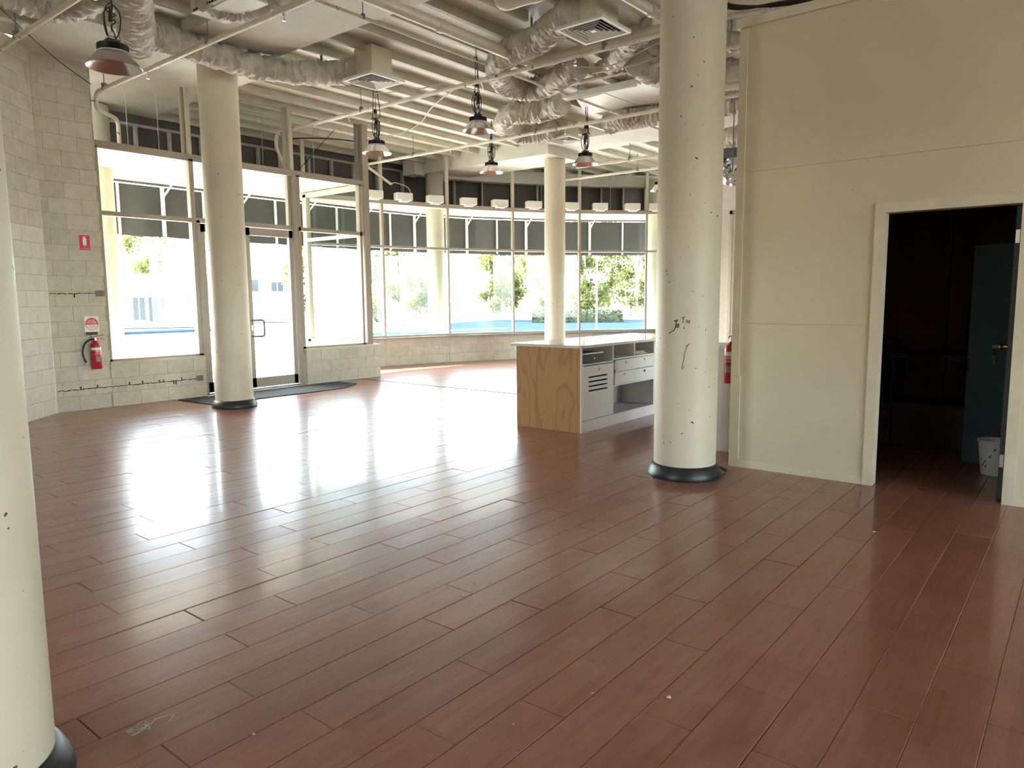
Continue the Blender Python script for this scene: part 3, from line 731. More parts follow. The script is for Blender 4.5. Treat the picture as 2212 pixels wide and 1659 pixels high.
def extinguisher(p, n, label, hose):
    p = Vector(p); n = Vector((*n, 0)); s_ = Vector((-n.y, n.x, 0)); r = .062
    t_ = thing('fire_extinguisher', label, 'fire extinguisher', p, 'wall mounted fire extinguishers')
    MB().lathe([(0, 0), (r-.004, 0), (r, .008), (r, .30), (r*.93, .325), (r*.7, .35), (r*.42, .365), (r*.36, .385), (0, .385)], p, 28).build('cylinder', 'red_paint', t_, True)
    lb = MB().lathe([(r+.0008, .255), (r+.0008, .29)], p, 28).build('white_band', 'sign_white', t_, True)
    th0 = math.atan2(n.y, n.x)
    pl = MB()
    for k in range(10):
        a, b2 = th0-.5+k*.1, th0-.5+(k+1)*.1; q = len(pl.v)
        for aa in (a, b2):
            for z_ in (.10, .16): pl.v.append((p.x+(r+.001)*math.cos(aa), p.y+(r+.001)*math.sin(aa), p.z+z_))
        pl.f.append((q, q+2, q+3, q+1))
    pl.build('info_label', 'label_grey', t_)
    o_ = p+n*(r+.0025)
    tm = text_mb('FIRE', .034, o_+Vector((0, 0, .235)), -s_ if False else Vector((n.y, -n.x, 0))*-1, (0, 0, 1))
    tm.build('lettering', 'sign_white', t_)
    text_mb('EXTINGUISHER', .014, o_+Vector((0, 0, .205)), Vector((n.y, -n.x, 0))*-1, (0, 0, 1)).build('lettering', 'sign_white', t_)
    top = p+Vector((0, 0, .385))
    MB().tube([top, top+Vector((0, 0, .035))], .018, 12).build('valve', 'chrome', t_, True)
    hd = s_
    MB().bar(top+Vector((0, 0, .04))-hd*.03, top+Vector((0, 0, .075))+hd*.11, .022, .007).build('lever', 'red_paint', t_)
    MB().bar(top+Vector((0, 0, .03))-hd*.03, top+Vector((0, 0, .012))+hd*.12, .022, .007).build('carry_handle', 'red_paint', t_)
    MB().obox(p-n*(r+.006)+Vector((0, 0, .40)), (.035, .035, .10), math.atan2(s_.y, s_.x)).build('wall_bracket', 'chrome', t_)
    if hose:
        q = top+Vector((0, 0, .012))
        MB().tube(smooth_path([q, q-hd*.06+n*.01, q-hd*.13+Vector((0, 0, -.05)), q-hd*.165+Vector((0, 0, -.15)), q-hd*.155+Vector((0, 0, -.24)), q-hd*.125+Vector((0, 0, -.31))], 5), .011, 8).build('hose', 'hose', t_, True)
        MB().tube([q-hd*.128+Vector((0, 0, -.305)), q-hd*.118+Vector((0, 0, -.33))], .013, 8).build('nozzle_clip', 'sign_white', t_)
    return t_
extinguisher((4.075, YE-.075, .555), (0, -1), 'red fire extinguisher with black hose on the block wall', True)
extinguisher((6.415, 2.575, .665), (-1, 0), 'red fire extinguisher half hidden by the partition end', False)
o = MB().box(4.00, YE-.035, 1.015, 4.13, YE-.001, 1.05).build('hanger_bracket', 'black_plastic'); tag(o, 'small black hanger plate above the hose extinguisher', 'bracket')
# signs
def sign_plate(x0, x1, z0, z1, name, label, mat):
    t_ = thing(name, label, 'sign', ((x0+x1)/2, YE-.004, z0)); MB().box(x0, YE-.005, z0, x1, YE-.001, z1).build('plate', mat, t_); return t_
sg = sign_plate(3.99, 4.135, 2.135, 2.345, 'extinguisher_sign', 'rectangular red sign with white extinguisher pictogram on the block wall', 'sign_white')
MB().box(3.995, YE-.0062, 2.14, 4.13, YE-.005, 2.34).build('red_field', 'sign_red', sg)
ic = MB(); cx_ = 4.062
prof = [(-.024, 2.205), (.024, 2.205), (.024, 2.285), (.017, 2.302), (.008, 2.308), (.008, 2.322), (-.020, 2.322), (-.024, 2.314), (-.008, 2.312), (-.008, 2.308), (-.017, 2.302), (-.024, 2.285)]
ic.add([(cx_+a, YE-.007, b2) for a, b2 in prof], [tuple(range(len(prof)))]); ic.build('pictogram', 'sign_white', sg)
text_mb('FIRE', .018, (cx_, YE-.007, 2.186), (1, 0, 0), (0, 0, 1)).build('lettering', 'sign_white', sg)
text_mb('EXTINGUISHER', .0165, (cx_, YE-.007, 2.160), (1, 0, 0), (0, 0, 1)).build('lettering', 'sign_white', sg)
sr = sign_plate(3.985, 4.165, 1.055, 1.262, 'powder_sign', 'round red and white powder sign above the hose extinguisher', 'sign_white')
cc = (4.075, YE-.0062, 1.16)
MB().disc(cc, .082, (0, -1, 0), 36).build('red_disc', 'sign_red', sr)
mb = MB(); n = 18; mb.add([(cc[0]+.072*math.cos(-PI*.02-PI*.96*i/n), YE-.0068, cc[2]-.004+.072*math.sin(-PI*.02-PI*.96*i/n)) for i in range(n+1)], [tuple(range(n+1))]); mb.build('white_field', 'sign_white', sr)
text_mb('A.B.(E)', .034, (cc[0], YE-.0072, cc[2]+.043), (1, 0, 0), (0, 0, 1)).build('lettering', 'sign_white', sr)
text_mb('POWDER', .030, (cc[0], YE-.0072, cc[2]+.014), (1, 0, 0), (0, 0, 1)).build('lettering', 'sign_white', sr)
ls = MB()
for i, wd in enumerate((.10, .11, .09, .06)): ls.box(cc[0]-wd/2, YE-.0075, cc[2]-.02-i*.012, cc[0]+wd/2, YE-.007, cc[2]-.024-i*.012)
ls.build('small_print', 'sign_red', sr)

# door mat
mt_ = MB().prism([(5.15, 10.5), (5.2, 9.62), (7.55, 9.62), (8.05, 9.95), (8.05, 10.5)], .001, .010)
tag(mt_.build('door_mat', 'mat_fibre'), 'dark charcoal entrance mat inside the glazed door', 'door mat')

# roller shutter far behind the counter
rs = thing('roller_shutter', 'cream roller shutter on the far end wall', 'roller shutter', (ENDX-.05, 5.2, 0))
z_ = .06
while z_ < 3.2:
    MB().box(ENDX-.035, 4.25, z_, ENDX-.012, 6.14, z_+.073).build('slat', 'shutter_paint', rs); z_ += .078
for yy in (4.2, 6.14): MB().box(ENDX-.06, yy, 0, ENDX-.001, yy+.06, 3.28).build('guide_rail', 'frame_pale', rs)
MB().box(ENDX-.06, 4.2, 3.2, ENDX-.001, 6.2, 3.28).build('head_rail', 'frame_alu', rs)

# store room contents
lk = thing('locker', 'tall dark green metal locker inside the store room', 'locker', (7.15, .55, 0))
la2 = math.atan2(.62, .30); pL = Vector((7.32, .83)); pR = Vector((7.05, .28)); dn = (pR-pL); Lw = dn.length; dn.normalize(); nn = Vector((-dn.y, dn.x))
if nn.x < 0: nn = -nn
cc_ = (pL+pR)/2+nn*.2
MB().obox((cc_.x, cc_.y, .94), (Lw, .4, 1.86), math.atan2(dn.y, dn.x)).build('body', 'locker_green', lk)
fc = (pL+pR)/2-nn*.006
MB().obox((fc.x, fc.y, .94), (Lw-.02, .012, 1.82), math.atan2(dn.y, dn.x)).build('door', 'locker_green', lk)
hc = pL+dn*.03-nn*.02; MB().obox((hc.x, hc.y, .86), (.02, .02, .10), math.atan2(dn.y, dn.x)).build('handle', 'chrome', lk)
bn = thing('waste_bin', 'small white waste bin with dark red marks inside the store room', 'bin', (7.06, .50, 0))
MB().lathe([(0, .004), (.085, .004), (.087, .0), (.117, .265), (.126, .27), (.126, .285), (.112, .285), (.084, .02), (0, .02)], (6.95, .56, 0), 28).build('tub', 'bin_white', bn, True)
pr = MB()
for k in range(9):
    a = PI+random.uniform(-1.2, .9); z_ = random.uniform(.05, .22); rr = .0885+.03*z_/.265+.002
    q = len(pr.v)
    for da, dz in ((0, 0), (.10, .012), (.14, .03), (.02, .022)): pr.v.append((6.95+rr*math.cos(a+da), .56+rr*math.sin(a+da), z_+dz))
    pr.f.append((q, q+1, q+2, q+3))
pr.build('print', 'bin_print', bn)
bch = thing('storage_bench', 'dark low storage bench along the store room back wall', 'bench', (7.90, 1.4, 0))
MB().box(7.70, .75, .86, SX1-.05, 2.25, .90).build('top', 'store_dark', bch)
for yy in (.75, 1.48, 2.21): MB().box(7.72, yy, 0, SX1-.06, yy+.03, .86).build('side', 'store_dark', bch)
MB().box(7.72, .78, .40, SX1-.06, 2.21, .43).build('shelf', 'store_dark', bch)
dd = MB().box(7.70, 1.5, .02, 7.72, 2.2, .40).build('door', 'store_dark', bch); MB().box(7.69, 1.52, .3, 7.70, 1.54, .34).build('knob', 'brass', dd)
MB().box(7.70, .79, .02, 7.72, 1.47, .40).build('door', 'store_dark', bch)
tag(MB().box(7.80, 1.5, .901, 8.10, 2.1, 1.03).build('carton', 'store_dark'), 'dark carton lying on the storage bench', 'carton')

# white light boxes along the head of the bowed window
spots = [((800, 410), 'beside the entrance post'), ((862, 427), ''), ((930, 434), ''), ((1006, 439), ''), ((1074, 442), ''), ((1148, 447), ''), ((1227, 448), ''), ((1293, 450), ''), ((1361, 450), ''), ((1417, 450), '')]
def on_arc(px_):
    best = None
    for (a, b2) in zip(ARC, ARC[1:]):
        for k in range(41):
            p = Vector((a[0]+(b2[0]-a[0])*k/40, a[1]+(b2[1]-a[1])*k/40, 3.6)); e = abs(pix(p)[0]-px_)
            if best is None or e < best[0]: best = (e, p, math.atan2(b2[1]-a[1], b2[0]-a[0]))
    return best[1], best[2]
for i, (pp_, _) in enumerate(spots):
    p, ang = on_arc(pp_[0]); nv = Vector((math.sin(ang), -math.cos(ang), 0))
    c = p+nv*.17; c.z = 3.66
    t_ = thing('exit_light_box', ['white light box nearest the entrance post on the bowed window head', 'second white light box from the entrance post', 'white light box in front of the verandah column top', 'fourth white light box from the entrance post', 'fifth white light box from the entrance post', 'white light box just left of the back column', 'white light box half hidden by the back column', 'first white light box right of the back column', 'second white light box right of the back column', 'white light box half hidden behind the graffiti column'][i], 'light box', (c.x, c.y, 3.58), 'white light boxes on the bowed window head')
    a2 = ang+random.uniform(-.12, .12)
    MB().obox((c.x, c.y, 3.665), (.36, .20, .15), a2).build('housing', 'box_white', t_)
    q = c+nv*.03
    MB().obox((q.x, q.y, 3.572), (.20, .13, .035), a2).build('lens', 'sign_white', t_)
    MB().bar((q.x, q.y, 3.60), (p.x, p.y, 3.60), .10, .02).build('clamp', 'box_white', t_)

# ================================================================= CEILING SERVICES
def hanger(t_, x, y, z0, top=RIBZ, r=.006): MB().tube([(x, y, z0), (x, y, top)], r, 6).build('hanger_rod', 'frame_steel', t_)
def pipe(pts, r, label, heads=(), hangers=(), mat='pipe_paint', name='sprinkler_pipe', n=12, joints=(), rad=.1):
    P = elbows(pts, rad); t_ = thing(name, label, 'pipe', P[len(P)//2])
    MB().tube(P, r, n).build('pipe', mat, t_, True)
    for h in heads:
        h = Vector(h); MB().tube([h-Vector((0, 0, r)), h-Vector((0, 0, r+.04))], .012, 8).tube([h-Vector((0, 0, r+.04)), h-Vector((0, 0, r+.075))], .007, 6).tube([h-Vector((0, 0, r+.075)), h-Vector((0, 0, r+.079))], .018, 10).build('sprinkler_head', 'chrome', t_)
    for (x, y, z0) in hangers:
        hanger(t_, x, y, z0); 
        MB().tube([(x, y, z0-r*1.3), (x, y, z0+r*1.6)], r*1.25, 10).build('clamp', 'frame_steel' if mat == 'pipe_paint' else mat, t_)
    for (a, b2) in joints: MB().tube([a, b2], r*1.16, n).build('coupling', mat, t_, True)
    return t_
pipe([(3.05, 1.5, 4.3), (3.05, 10.0, 4.3)], .03, 'sprinkler pipe meeting the angled block wall', [(3.05, 7.3, 4.3)], [(3.05, 9.3, 4.32), (3.05, 5.5, 4.32)])
pipe([(4.3, 1.5, 4.2), (4.3, 10.45, 4.2), (4.32, 10.55, 4.02), (4.78, 10.98, 4.02), (4.78, 10.98, 3.62)], .028, 'sprinkler pipe turning down above the fixed shop window', [(4.3, 9.0, 4.2), (4.29, 6.2, 4.2)], [(4.3, 10.2, 4.22), (4.3, 7.6, 4.22)], joints=[((4.3, 8.7, 4.2), (4.3, 8.78, 4.2))])
pipe([(7.46, 1.2, 4.3), (7.46, 11.12, 4.3), (7.50, 11.25, 4.12), (7.85, 11.45, 3.75)], .028, 'long sprinkler pipe running towards the entrance door post', [(7.46, 9.2, 4.3), (7.46, 5.0, 4.3)], [(7.46, 8.9, 4.32), (7.46, 10.7, 4.32), (7.46, 6.2, 4.32), (7.46, 4.6, 4.32)], joints=[((7.46, 9.35, 4.3), (7.46, 9.43, 4.3)), ((7.46, 6.35, 4.3), (7.46, 6.45, 4.3))])
pipe([(10.15, 1.2, 4.25), (10.15, 12.05, 4.25), (10.9, 12.1, 3.95)], .028, 'sprinkler pipe crossing before the beam to the bowed window', [(10.15, 9.6, 4.25), (10.15, 7.0, 4.25)], [(10.15, 10.6, 4.27), (10.15, 7.6, 4.27), (10.15, 4.6, 4.27)], joints=[((10.15, 10.0, 4.25), (10.15, 10.08, 4.25))])
pipe([(13.33, 1.2, 4.25), (13.33, 8.9, 4.25)], .028, 'short sprinkler pipe under the concrete band by the back column', [], [(13.33, 7.6, 4.27)])
pipe([(14.55, 1.2, 4.25), (14.55, 10.2, 4.25)], .028, 'farthest sprinkler pipe before the curved edge beam', [(14.55, 8.7, 4.25)], [(14.55, 8.1, 4.27)], joints=[((14.55, 8.55, 4.25), (14.55, 8.62, 4.25))])
pipe([(2.0, 6.25, 4.42), (12.4, 6.25, 4.42)], .018, 'thin conduit crossing all the sprinkler pipes', [], [(5.3, 6.25, 4.43), (7.1, 6.25, 4.43), (9.4, 6.25, 4.43)], name='conduit')
pipe([(8.65, 1.2, 4.4), (8.65, 6.25, 4.4)], .028, 'sprinkler branch pipe ending at the thin conduit', [], [(8.65, 5.0, 4.42)])
pipe([(2.5, 5.75, 4.40), (7.6, 5.75, 4.40), (7.6, 1.2, 4.40)], .062, 'thick cream drain pipe with a bend beside the air duct', [], [(7.2, 5.75, 4.44), (7.6, 4.5, 4.44)], 'pvc', 'drain_pipe', 18, [((5.9, 5.75, 4.4), (5.98, 5.75, 4.4)), ((7.24, 5.75, 4.4), (7.30, 5.75, 4.4)), ((7.6, 5.05, 4.4), (7.6, 5.0, 4.4))], .22)
pipe([(6.02, 4.98, DECK-.003), (6.02, 4.98, 4.42), (6.12, 1.5, 4.42)], .055, 'short cream drain pipe dropping from the deck above the air grille', [], [], 'pvc', 'drain_pipe', 18, [((6.03, 4.55, 4.42), (6.035, 4.45, 4.42))], .14)
pipe([(5.7, 3.86, 4.42), (7.36, 3.80, 4.42)], .055, 'clamped cream pipe vanishing behind the graffiti column', [], [], 'pvc', 'drain_pipe', 18, [((7.05, 3.81, 4.42), (7.12, 3.81, 4.42)), ((7.2, 3.80, 4.42), (7.26, 3.8, 4.42))], .1)
pipe([(9.3, 1.5, 4.0), (9.55, 4.6, 4.25)], .05, 'cream pipe above the partition end', [], [], 'pvc', 'drain_pipe', 14)

def duct(pts, r, label, mat='duct_skin', amp=.07, per=1.0, seed=0, collars=()):
    P = smooth_path(pts, 1); L = sum((P[i+1]-P[i]).length for i in range(len(P)-1))
    k = max(6, int(L/(len(pts)-1)/.013)); P = smooth_path(pts, k); n = 40
    g = np.random.default_rng(seed); ph = g.uniform(0, 6.28, 8); big = np.convolve(g.normal(0, 1, len(P)+20), np.ones(5)/5, 'same')
    jit = g.normal(0, 1, (len(P), n))
    for _ in range(3): jit = (jit+np.roll(jit, 1, 1)*.8+np.roll(jit, 1, 0)*.8)/2.1
    def rf(i, j, rr):
        a = 2*PI*j/n
        w_ = 1-2*abs(math.sin(i*per*.45+ph[0]+1.3*math.sin(a+ph[1])+.8*math.sin(2*a+ph[2])+.5*math.sin(3*a+i*.11)))**.7
        sag = 1+.03*math.sin(a+ph[3])
        return rr*sag*(1+amp*(.62*w_+.8*jit[i, j]+.5*big[i]))
    t_ = thing('air_duct', label, 'duct', P[len(P)//2])
    MB().tube(P, r, n, rf=rf).build('skin', mat, t_, True)
    for u in ((.25, .75) if L > 1.0 else (.5,)):
        q = P[int(u*(len(P)-1))]; MB().box(q.x-.02, q.y-.002, q.z+r*.9, q.x+.02, q.y+.002, DECK-.002).build('hanger_strap', 'frame_steel', t_)
    for c in collars:
        i = int(c*(len(P)-2)); MB().tube([P[i], P[i]+(P[i+1]-P[i]).normalized()*.03], r*.96, 20).build('collar_band', 'frame_steel', t_)
    return t_
Z4 = 4.33
def dz(pts): return [atz(x, y, h) for x, y, h in pts]
duct(dz([(283, -60, 4.30), (287, 0, 4.26), (292, 50, 4.22), (296, 95, 4.18)]), .165, 'flexible duct dropping beside the lone pendant lamp', seed=1)
duct(dz([(318, 72, 4.42), (360, 84, 4.42), (430, 108, 4.41), (520, 136, 4.40), (600, 152, 4.40), (680, 158, 4.40), (735, 158, 4.42), (772, 148, 4.44)]), .155, 'long sagging flexible duct passing over the entrance column', amp=.10, seed=2, collars=(.68,))
duct(dz([(20, -14, 4.45), (70, 4, 4.44), (120, 16, 4.44), (170, 8, 4.44), (215, -18, 4.45)]), .14, 'flexible duct in the top corner above the block wall', amp=.09, seed=3)
duct(dz([(440, -10, 4.45), (480, 10, 4.43), (530, 18, 4.42), (590, 4, 4.42), (650, -25, 4.44)]), .135, 'flexible duct behind the slotted air box', amp=.10, seed=4)
duct(dz([(1244, 20, 4.45), (1205, 52, 4.45), (1160, 88, 4.45), (1110, 108, 4.46), (1078, 135, 4.47), (1082, 172, 4.48), (1120, 192, 4.48), (1170, 190, 4.48), (1215, 165, 4.48), (1250, 145, 4.48)]), .16, 'flexible duct looping back from the square air grille beside the thick drain pipe', amp=.10, seed=5)
duct(dz([(1215, 222, 4.47), (1180, 238, 4.46), (1135, 243, 4.46), (1100, 250, 4.45), (1090, 272, 4.44), (1118, 290, 4.44), (1165, 288, 4.44), (1200, 280, 4.45)]), .165, 'flexible duct curling to the small grille over the back column', amp=.10, seed=6)
duct(dz([(1425, 52, 4.52), (1395, 66, 4.52), (1365, 86, 4.51), (1345, 112, 4.50), (1322, 140, 4.50), (1300, 152, 4.50)]), .12, 'ridged smaller flexible duct beside the graffiti column', amp=.11, per=.8, seed=7)
duct(dz([(1375, 132, 4.46), (1400, 150, 4.46), (1440, 160, 4.46), (1500, 160, 4.46), (1560, 155, 4.46), (1640, 150, 4.46)]), .165, 'fat flexible duct running behind the graffiti column', amp=.10, seed=8)
duct(dz([(1315, 268, 4.46), (1350, 256, 4.46), (1400, 250, 4.46), (1500, 238, 4.46), (1620, 222, 4.46)]), .16, 'straight flexible duct above the far concrete band', amp=.10, seed=9)
duct(dz([(1540, 95, 4.48), (1580, 92, 4.48), (1640, 85, 4.48)]), .12, 'dark flexible duct above the partition end', seed=10)
duct(dz([(1530, 318, 4.1), (1580, 298, 4.1), (1640, 285, 4.1)]), .17, 'low pale flexible duct seen past the partition end', seed=11)
fo = [CAM+ray(x, y)*d for x, y, d in ((1562, 352, 11.2), (1566, 378, 11.1), (1582, 388, 11.0), (1602, 372, 11.0), (1630, 360, 11))]
duct(fo, .10, 'bare shiny foil duct seen past the partition end', 'foil', .16, 1.4, seed=12)
o = MB().obox(CAM+ray(1590, 338)*11.3, (.7, .5, .14), .3).build('plenum_box', 'frame_steel'); tag(o, 'flat dark grey plenum box above the foil duct', 'air box')

def diffuser(c, size, zb, label, box=(.34, .34)):
    x, y = c; t_ = thing('air_diffuser', label, 'air grille', (x, y, zb))
    bx_, by_ = box
    MB().box(x-bx_/2, y-by_/2, zb+.034, x+bx_/2, y+by_/2, RIBZ+.05).build('plenum', 'cream_trim', t_)
    h = size/2
    fr2 = MB(); fw = .035
    fr2.box(x-h, y-h, zb, x+h, y-h+fw, zb+.034); fr2.box(x-h, y+h-fw, zb, x+h, y+h, zb+.034); fr2.box(x-h, y-h+fw, zb, x-h+fw, y+h-fw, zb+.034); fr2.box(x+h-fw, y-h+fw, zb, x+h, y+h-fw, zb+.034)
    fr2.build('frame', 'box_white', t_)
    MB().box(x-h+.01, y-h+.01, zb+.030, x+h-.01, y+h-.01, zb+.0335).build('shadow_plate', 'dark_void', t_)
    for k in range(5):
        o_, i_ = h-fw-.012-k*.045, h-fw-.012-k*.045-.020
        lv = MB(); z0, z1 = zb+.001, zb+.024
        a = [(-1, -1), (1, -1), (1, 1), (-1, 1)]
        vs_ = [(x+sx*o_, y+sy*o_, z0) for sx, sy in a]+[(x+sx*i_, y+sy*i_, z1) for sx, sy in a]+[(x+sx*(o_-.003), y+sy*(o_-.003), z0) for sx, sy in a]+[(x+sx*(i_-.003), y+sy*(i_-.003), z1) for sx, sy in a]
        fs_ = []
        for q in range(4):
            n_ = (q+1) % 4; fs_ += [(q, n_, 4+n_, 4+q), (8+q, 12+q, 12+n_, 8+n_), (q, 8+q, 8+n_, n_)]
        lv.add(vs_, fs_).build('louvre', 'box_white', t_)
    MB().box(x-.03, y-.03, zb+.002, x+.03, y+.03, zb+.028).build('centre_cap', 'box_white', t_)
    return t_
diffuser((6.55, 7.55), .57, 4.28, 'square air grille at the end of the long sagging duct')
diffuser((6.88, 4.38), .59, 4.28, 'large square air grille under its box beside the looping duct', (.42, .36))
diffuser((11.2, 7.72), .57, 4.30, 'small distant square air grille above the back column')
p0 = atz(462, 14, 4.35)
av_ = thing('slotted_air_box', 'slotted white air box at the ceiling above the entrance column', 'air box', (4.15, 6.95, 4.33))
MB().box(3.98, 6.55, 4.345, 4.36, 7.33, 4.52).build('body', 'box_white', av_)
for k in range(14): MB().box(3.975, 6.6+k*.05, 4.352, 3.981, 6.63+k*.05, 4.372).build('slot', 'black_plastic', av_)
MB().box(4.02, 6.5, 4.33, 4.33, 7.2, 4.345).build('cover', 'box_white', av_)
bt = thing('fluorescent_batten', 'long pale batten light under the deck beside the thin conduit', 'batten light', (9.18, 5.7, 4.38))
MB().box(9.12, 5.1, 4.38, 9.24, 6.35, 4.44).build('body', 'box_white', bt); MB().tube([(9.18, 5.14, 4.365), (9.18, 6.31, 4.365)], .014, 10).build('tube', 'sign_white', bt, True)
for yy in (5.3, 6.1): MB().tube([(9.18, yy, 4.44), (9.18, yy, DECK)], .006, 6).build('hanger_rod', 'frame_steel', bt)

# high bay pendant lamps
def make_lamp(label):
    t_ = thing('high_bay_lamp', label, 'pendant lamp', (0, 0, 0), 'industrial high bay pendant lamps')
    R_ = .21
    prof = [(R_, 0), (R_+.006, .004), (R_, .010), (.17, .062), (.13, .106), (.118, .118), (.112, .118), (.124, .104), (.164, .060), (R_-.007, .006)]
    MB().lathe(prof, (0, 0, 0), 48, True).build('reflector', 'lamp_metal', t_, True)
    MB().lathe([(0, .110), (.112, .110), (.112, .116), (0, .116)], (0, 0, 0), 24).build('led_plate', 'sign_white', t_)
    MB().lathe([(.119, .117), (.121, .117), (.121, .127), (.119, .127)], (0, 0, 0), 24, True).build('rim_ring', 'chrome', t_)
    hs = MB(); n = 72; k0 = 0; ring_ = []
    pr_ = [(0, .127), (.118, .127), (.120, .13), (.120, .178), (.112, .184), (0, .186)]
    for (r, z2) in pr_:
        for j in range(n):
            rr = r*(1 if (j % 2 or r < .1) else .90); a = 2*PI*j/n; hs.v.append((rr*math.cos(a), rr*math.sin(a), z2))
    for i in range(len(pr_)-1):
        for j in range(n): a = i*n+j; b2 = i*n+(j+1) % n; hs.f.append((a, b2, b2+n, a+n))
    hs.build('heat_sink', 'black_plastic', t_)
    MB().box(-.05, -.035, .184, .05, .035, .225).build('driver_box', 'black_plastic', t_)
    MB().tube(smooth_path([(-.04, 0, .22), (-.03, 0, .245), (0, 0, .255), (.03, 0, .245), (.04, 0, .22)], 4), .006, 6).build('hook_bracket', 'chrome', t_, True)
    MB().tube([Vector((.016*math.cos(2*PI*i/14), 0, .27+.018*math.sin(2*PI*i/14))) for i in range(15)], .005, 6, cap=False).build('eye_ring', 'chrome', t_, True)
    return t_
lamp_pos = [((2.83, 6.50, 3.385), 'pendant lamp with black heat sink hanging before the block wall'), ((7.38, 8.48, 3.61), 'pendant lamp with black heat sink beside the entrance post'), ((7.69, 6.745, 3.73), 'pendant lamp with black heat sink hung between two sprinkler pipes by the looping duct'), ((10.48, 8.88, 3.77), 'pendant lamp with black heat sink in front of the bowed window beam'), ((10.51, 6.84, 3.68), 'pendant lamp with black heat sink next to the back column'), ((14.2, 7.35, 3.70), 'pendant lamp half hidden behind the graffiti column')]
proto = make_lamp(lamp_pos[0][1])
for i, (p, lb) in enumerate(lamp_pos):
    L = proto if i == 0 else copy_tree(proto, label=lb)
    L.location = p; L.rotation_euler = (0, 0, i*1.1)
    ORG[L.name] = Vector(p)
    loc = Vector(p); top = Vector((p[0], p[1], RIBZ if not (BX0 < p[0] < BX1) else 4.58))
    ip = L.matrix_basis.inverted()
    def addp(mb, nm, mat, smooth=True):
        me = mb.mesh(nm, (0, 0, 0), smooth); me.transform(Matrix.Rotation(-i*1.1, 4, 'Z') @ Matrix.Translation(-loc)); me.materials.append(M(mat)); ob = link(D.objects.new(nm, me)); ob.parent = L
    ch = MB(); z_ = p[2]+.285; k = 0
    while z_ < top.z:
        rr = [Vector((p[0]+(.006*math.cos(2*PI*j/8) if k % 2 else 0), p[1]+(0 if k % 2 else .006*math.cos(2*PI*j/8)), z_+.012+.013*math.sin(2*PI*j/8))) for j in range(9)]
        ch.tube(rr, .0022, 4, cap=False); z_ += .021; k += 1
    addp(ch, 'chain', 'frame_steel')
    g = random.Random(i); h0 = p[2]+.22; cbm = MB()
    path = [(p[0]+.03, p[1], h0)]
    for s_ in range(10):
        path.append((p[0]+g.uniform(-.05, .05), p[1]+g.uniform(-.05, .05), h0+.06+.03*s_))
    path.append((p[0]+.01, p[1]+.01, top.z))
    cbm.tube(smooth_path(path, 4), .006, 6)
    for q in range(3):
        a = g.uniform(0, 6.3); rr = g.uniform(.04, .08)
        cbm.tube(smooth_path([(p[0], p[1], h0+.30), (p[0]+rr*math.cos(a), p[1]+rr*math.sin(a), h0+.22), (p[0]+rr*.9*math.cos(a), p[1]+rr*.9*math.sin(a), h0+.08), (p[0]+.02*math.cos(a), p[1]+.02*math.sin(a), h0+.0)], 5), .0055, 6)
    cbm.tube([(p[0]-.006, p[1], h0+.14), (p[0]+.004, p[1], h0+.25)], .017, 8)
    addp(cbm, 'power_cable', 'cable_black')
    addp(MB().tube([(p[0]+.012, p[1]+.012, h0+.36), (p[0]+.012, p[1]+.012, h0+.42)], .018, 10), 'plug', 'cable_black')

# loose cables
def cable(pts, r, label, mat='cable_black'): tag(MB().tube(smooth_path(pts, 6), r, 6).build('cable', mat, None, True), label, 'cable')
for k in range(4):
    cable([atz(1500, 0+k*3, 4.28), atz(1556, 5+k*3, 4.28), atz(1600, 13+k*2, 4.26), atz(1680, 12-k*2, 4.26), atz(1740, 2-k*2, 4.27), atz(1850, -25-k*4, 4.28)], .013, ['black cable bundle strand over the partition top rail', 'upper black cable strand over the partition', 'sagging black cable strand over the partition', 'lowest black cable strand over the partition'][k])
cable([(7.92, 11.6, 4.33), (8.1, 11.4, 4.36), (8.5, 11.0, 4.36), (8.85, 10.75, 4.33)], .012, 'black cable slung behind the entrance post under the deck')
cable([(9.0, 10.6, 4.38), (9.2, 9.9, 4.42), (9.0, 9.2, 4.46), (8.5, 8.4, 4.5), (8.2, 7.6, 4.58)], .008, 'pale wire looped under the deck behind the entrance post pendant', 'cable_white')
cable([(7.9, 11.6, 4.52), (7.92, 11.6, 4.1), (7.95, 11.55, 3.7)], .008, 'black cable dropping to the glazing head beside the door post')
cable([(8.5, 10.9, 4.5), (8.3, 11.1, 4.2), (8.0, 11.5, 3.68)], .006, 'slanting black cable above the fixed window over the plinth')
cable([(7.2, 8.3, 4.4), (7.7, 7.9, 4.5), (8.0, 7.6, 4.58), (8.3, 7.2, 4.48), (7.6, 6.7, 4.45)], .007, 'grey wire draped between two pendants', 'cable_white')
cable([(8.3, 5.3, 4.35), (8.2, 4.6, 4.30), (8.4, 4.1, 4.42), (8.8, 3.6, 4.5)], .008, 'white wire sagging by the ridged duct', 'cable_white')
cable([(7.9, 5.5, 4.40), (8.2, 5.0, 4.36), (8.1, 4.3, 4.44), (8.0, 3.6, 4.5)], .008, 'second white wire beside the ridged duct', 'cable_white')
cable([(2.6, 8.9, 4.6), (3.0, 9.3, 4.5), (3.7, 10.1, 4.42), (4.26, 10.5, 4.30)], .006, 'thin wire strung past the top of the block wall')
cable([(11.0, 12.2, 3.95), (11.05, 12.15, 4.0), (11.35, 12.05, 3.92), (11.42, 12.0, 3.7)], .012, 'pale conduit curving down to a light box', 'cable_white')
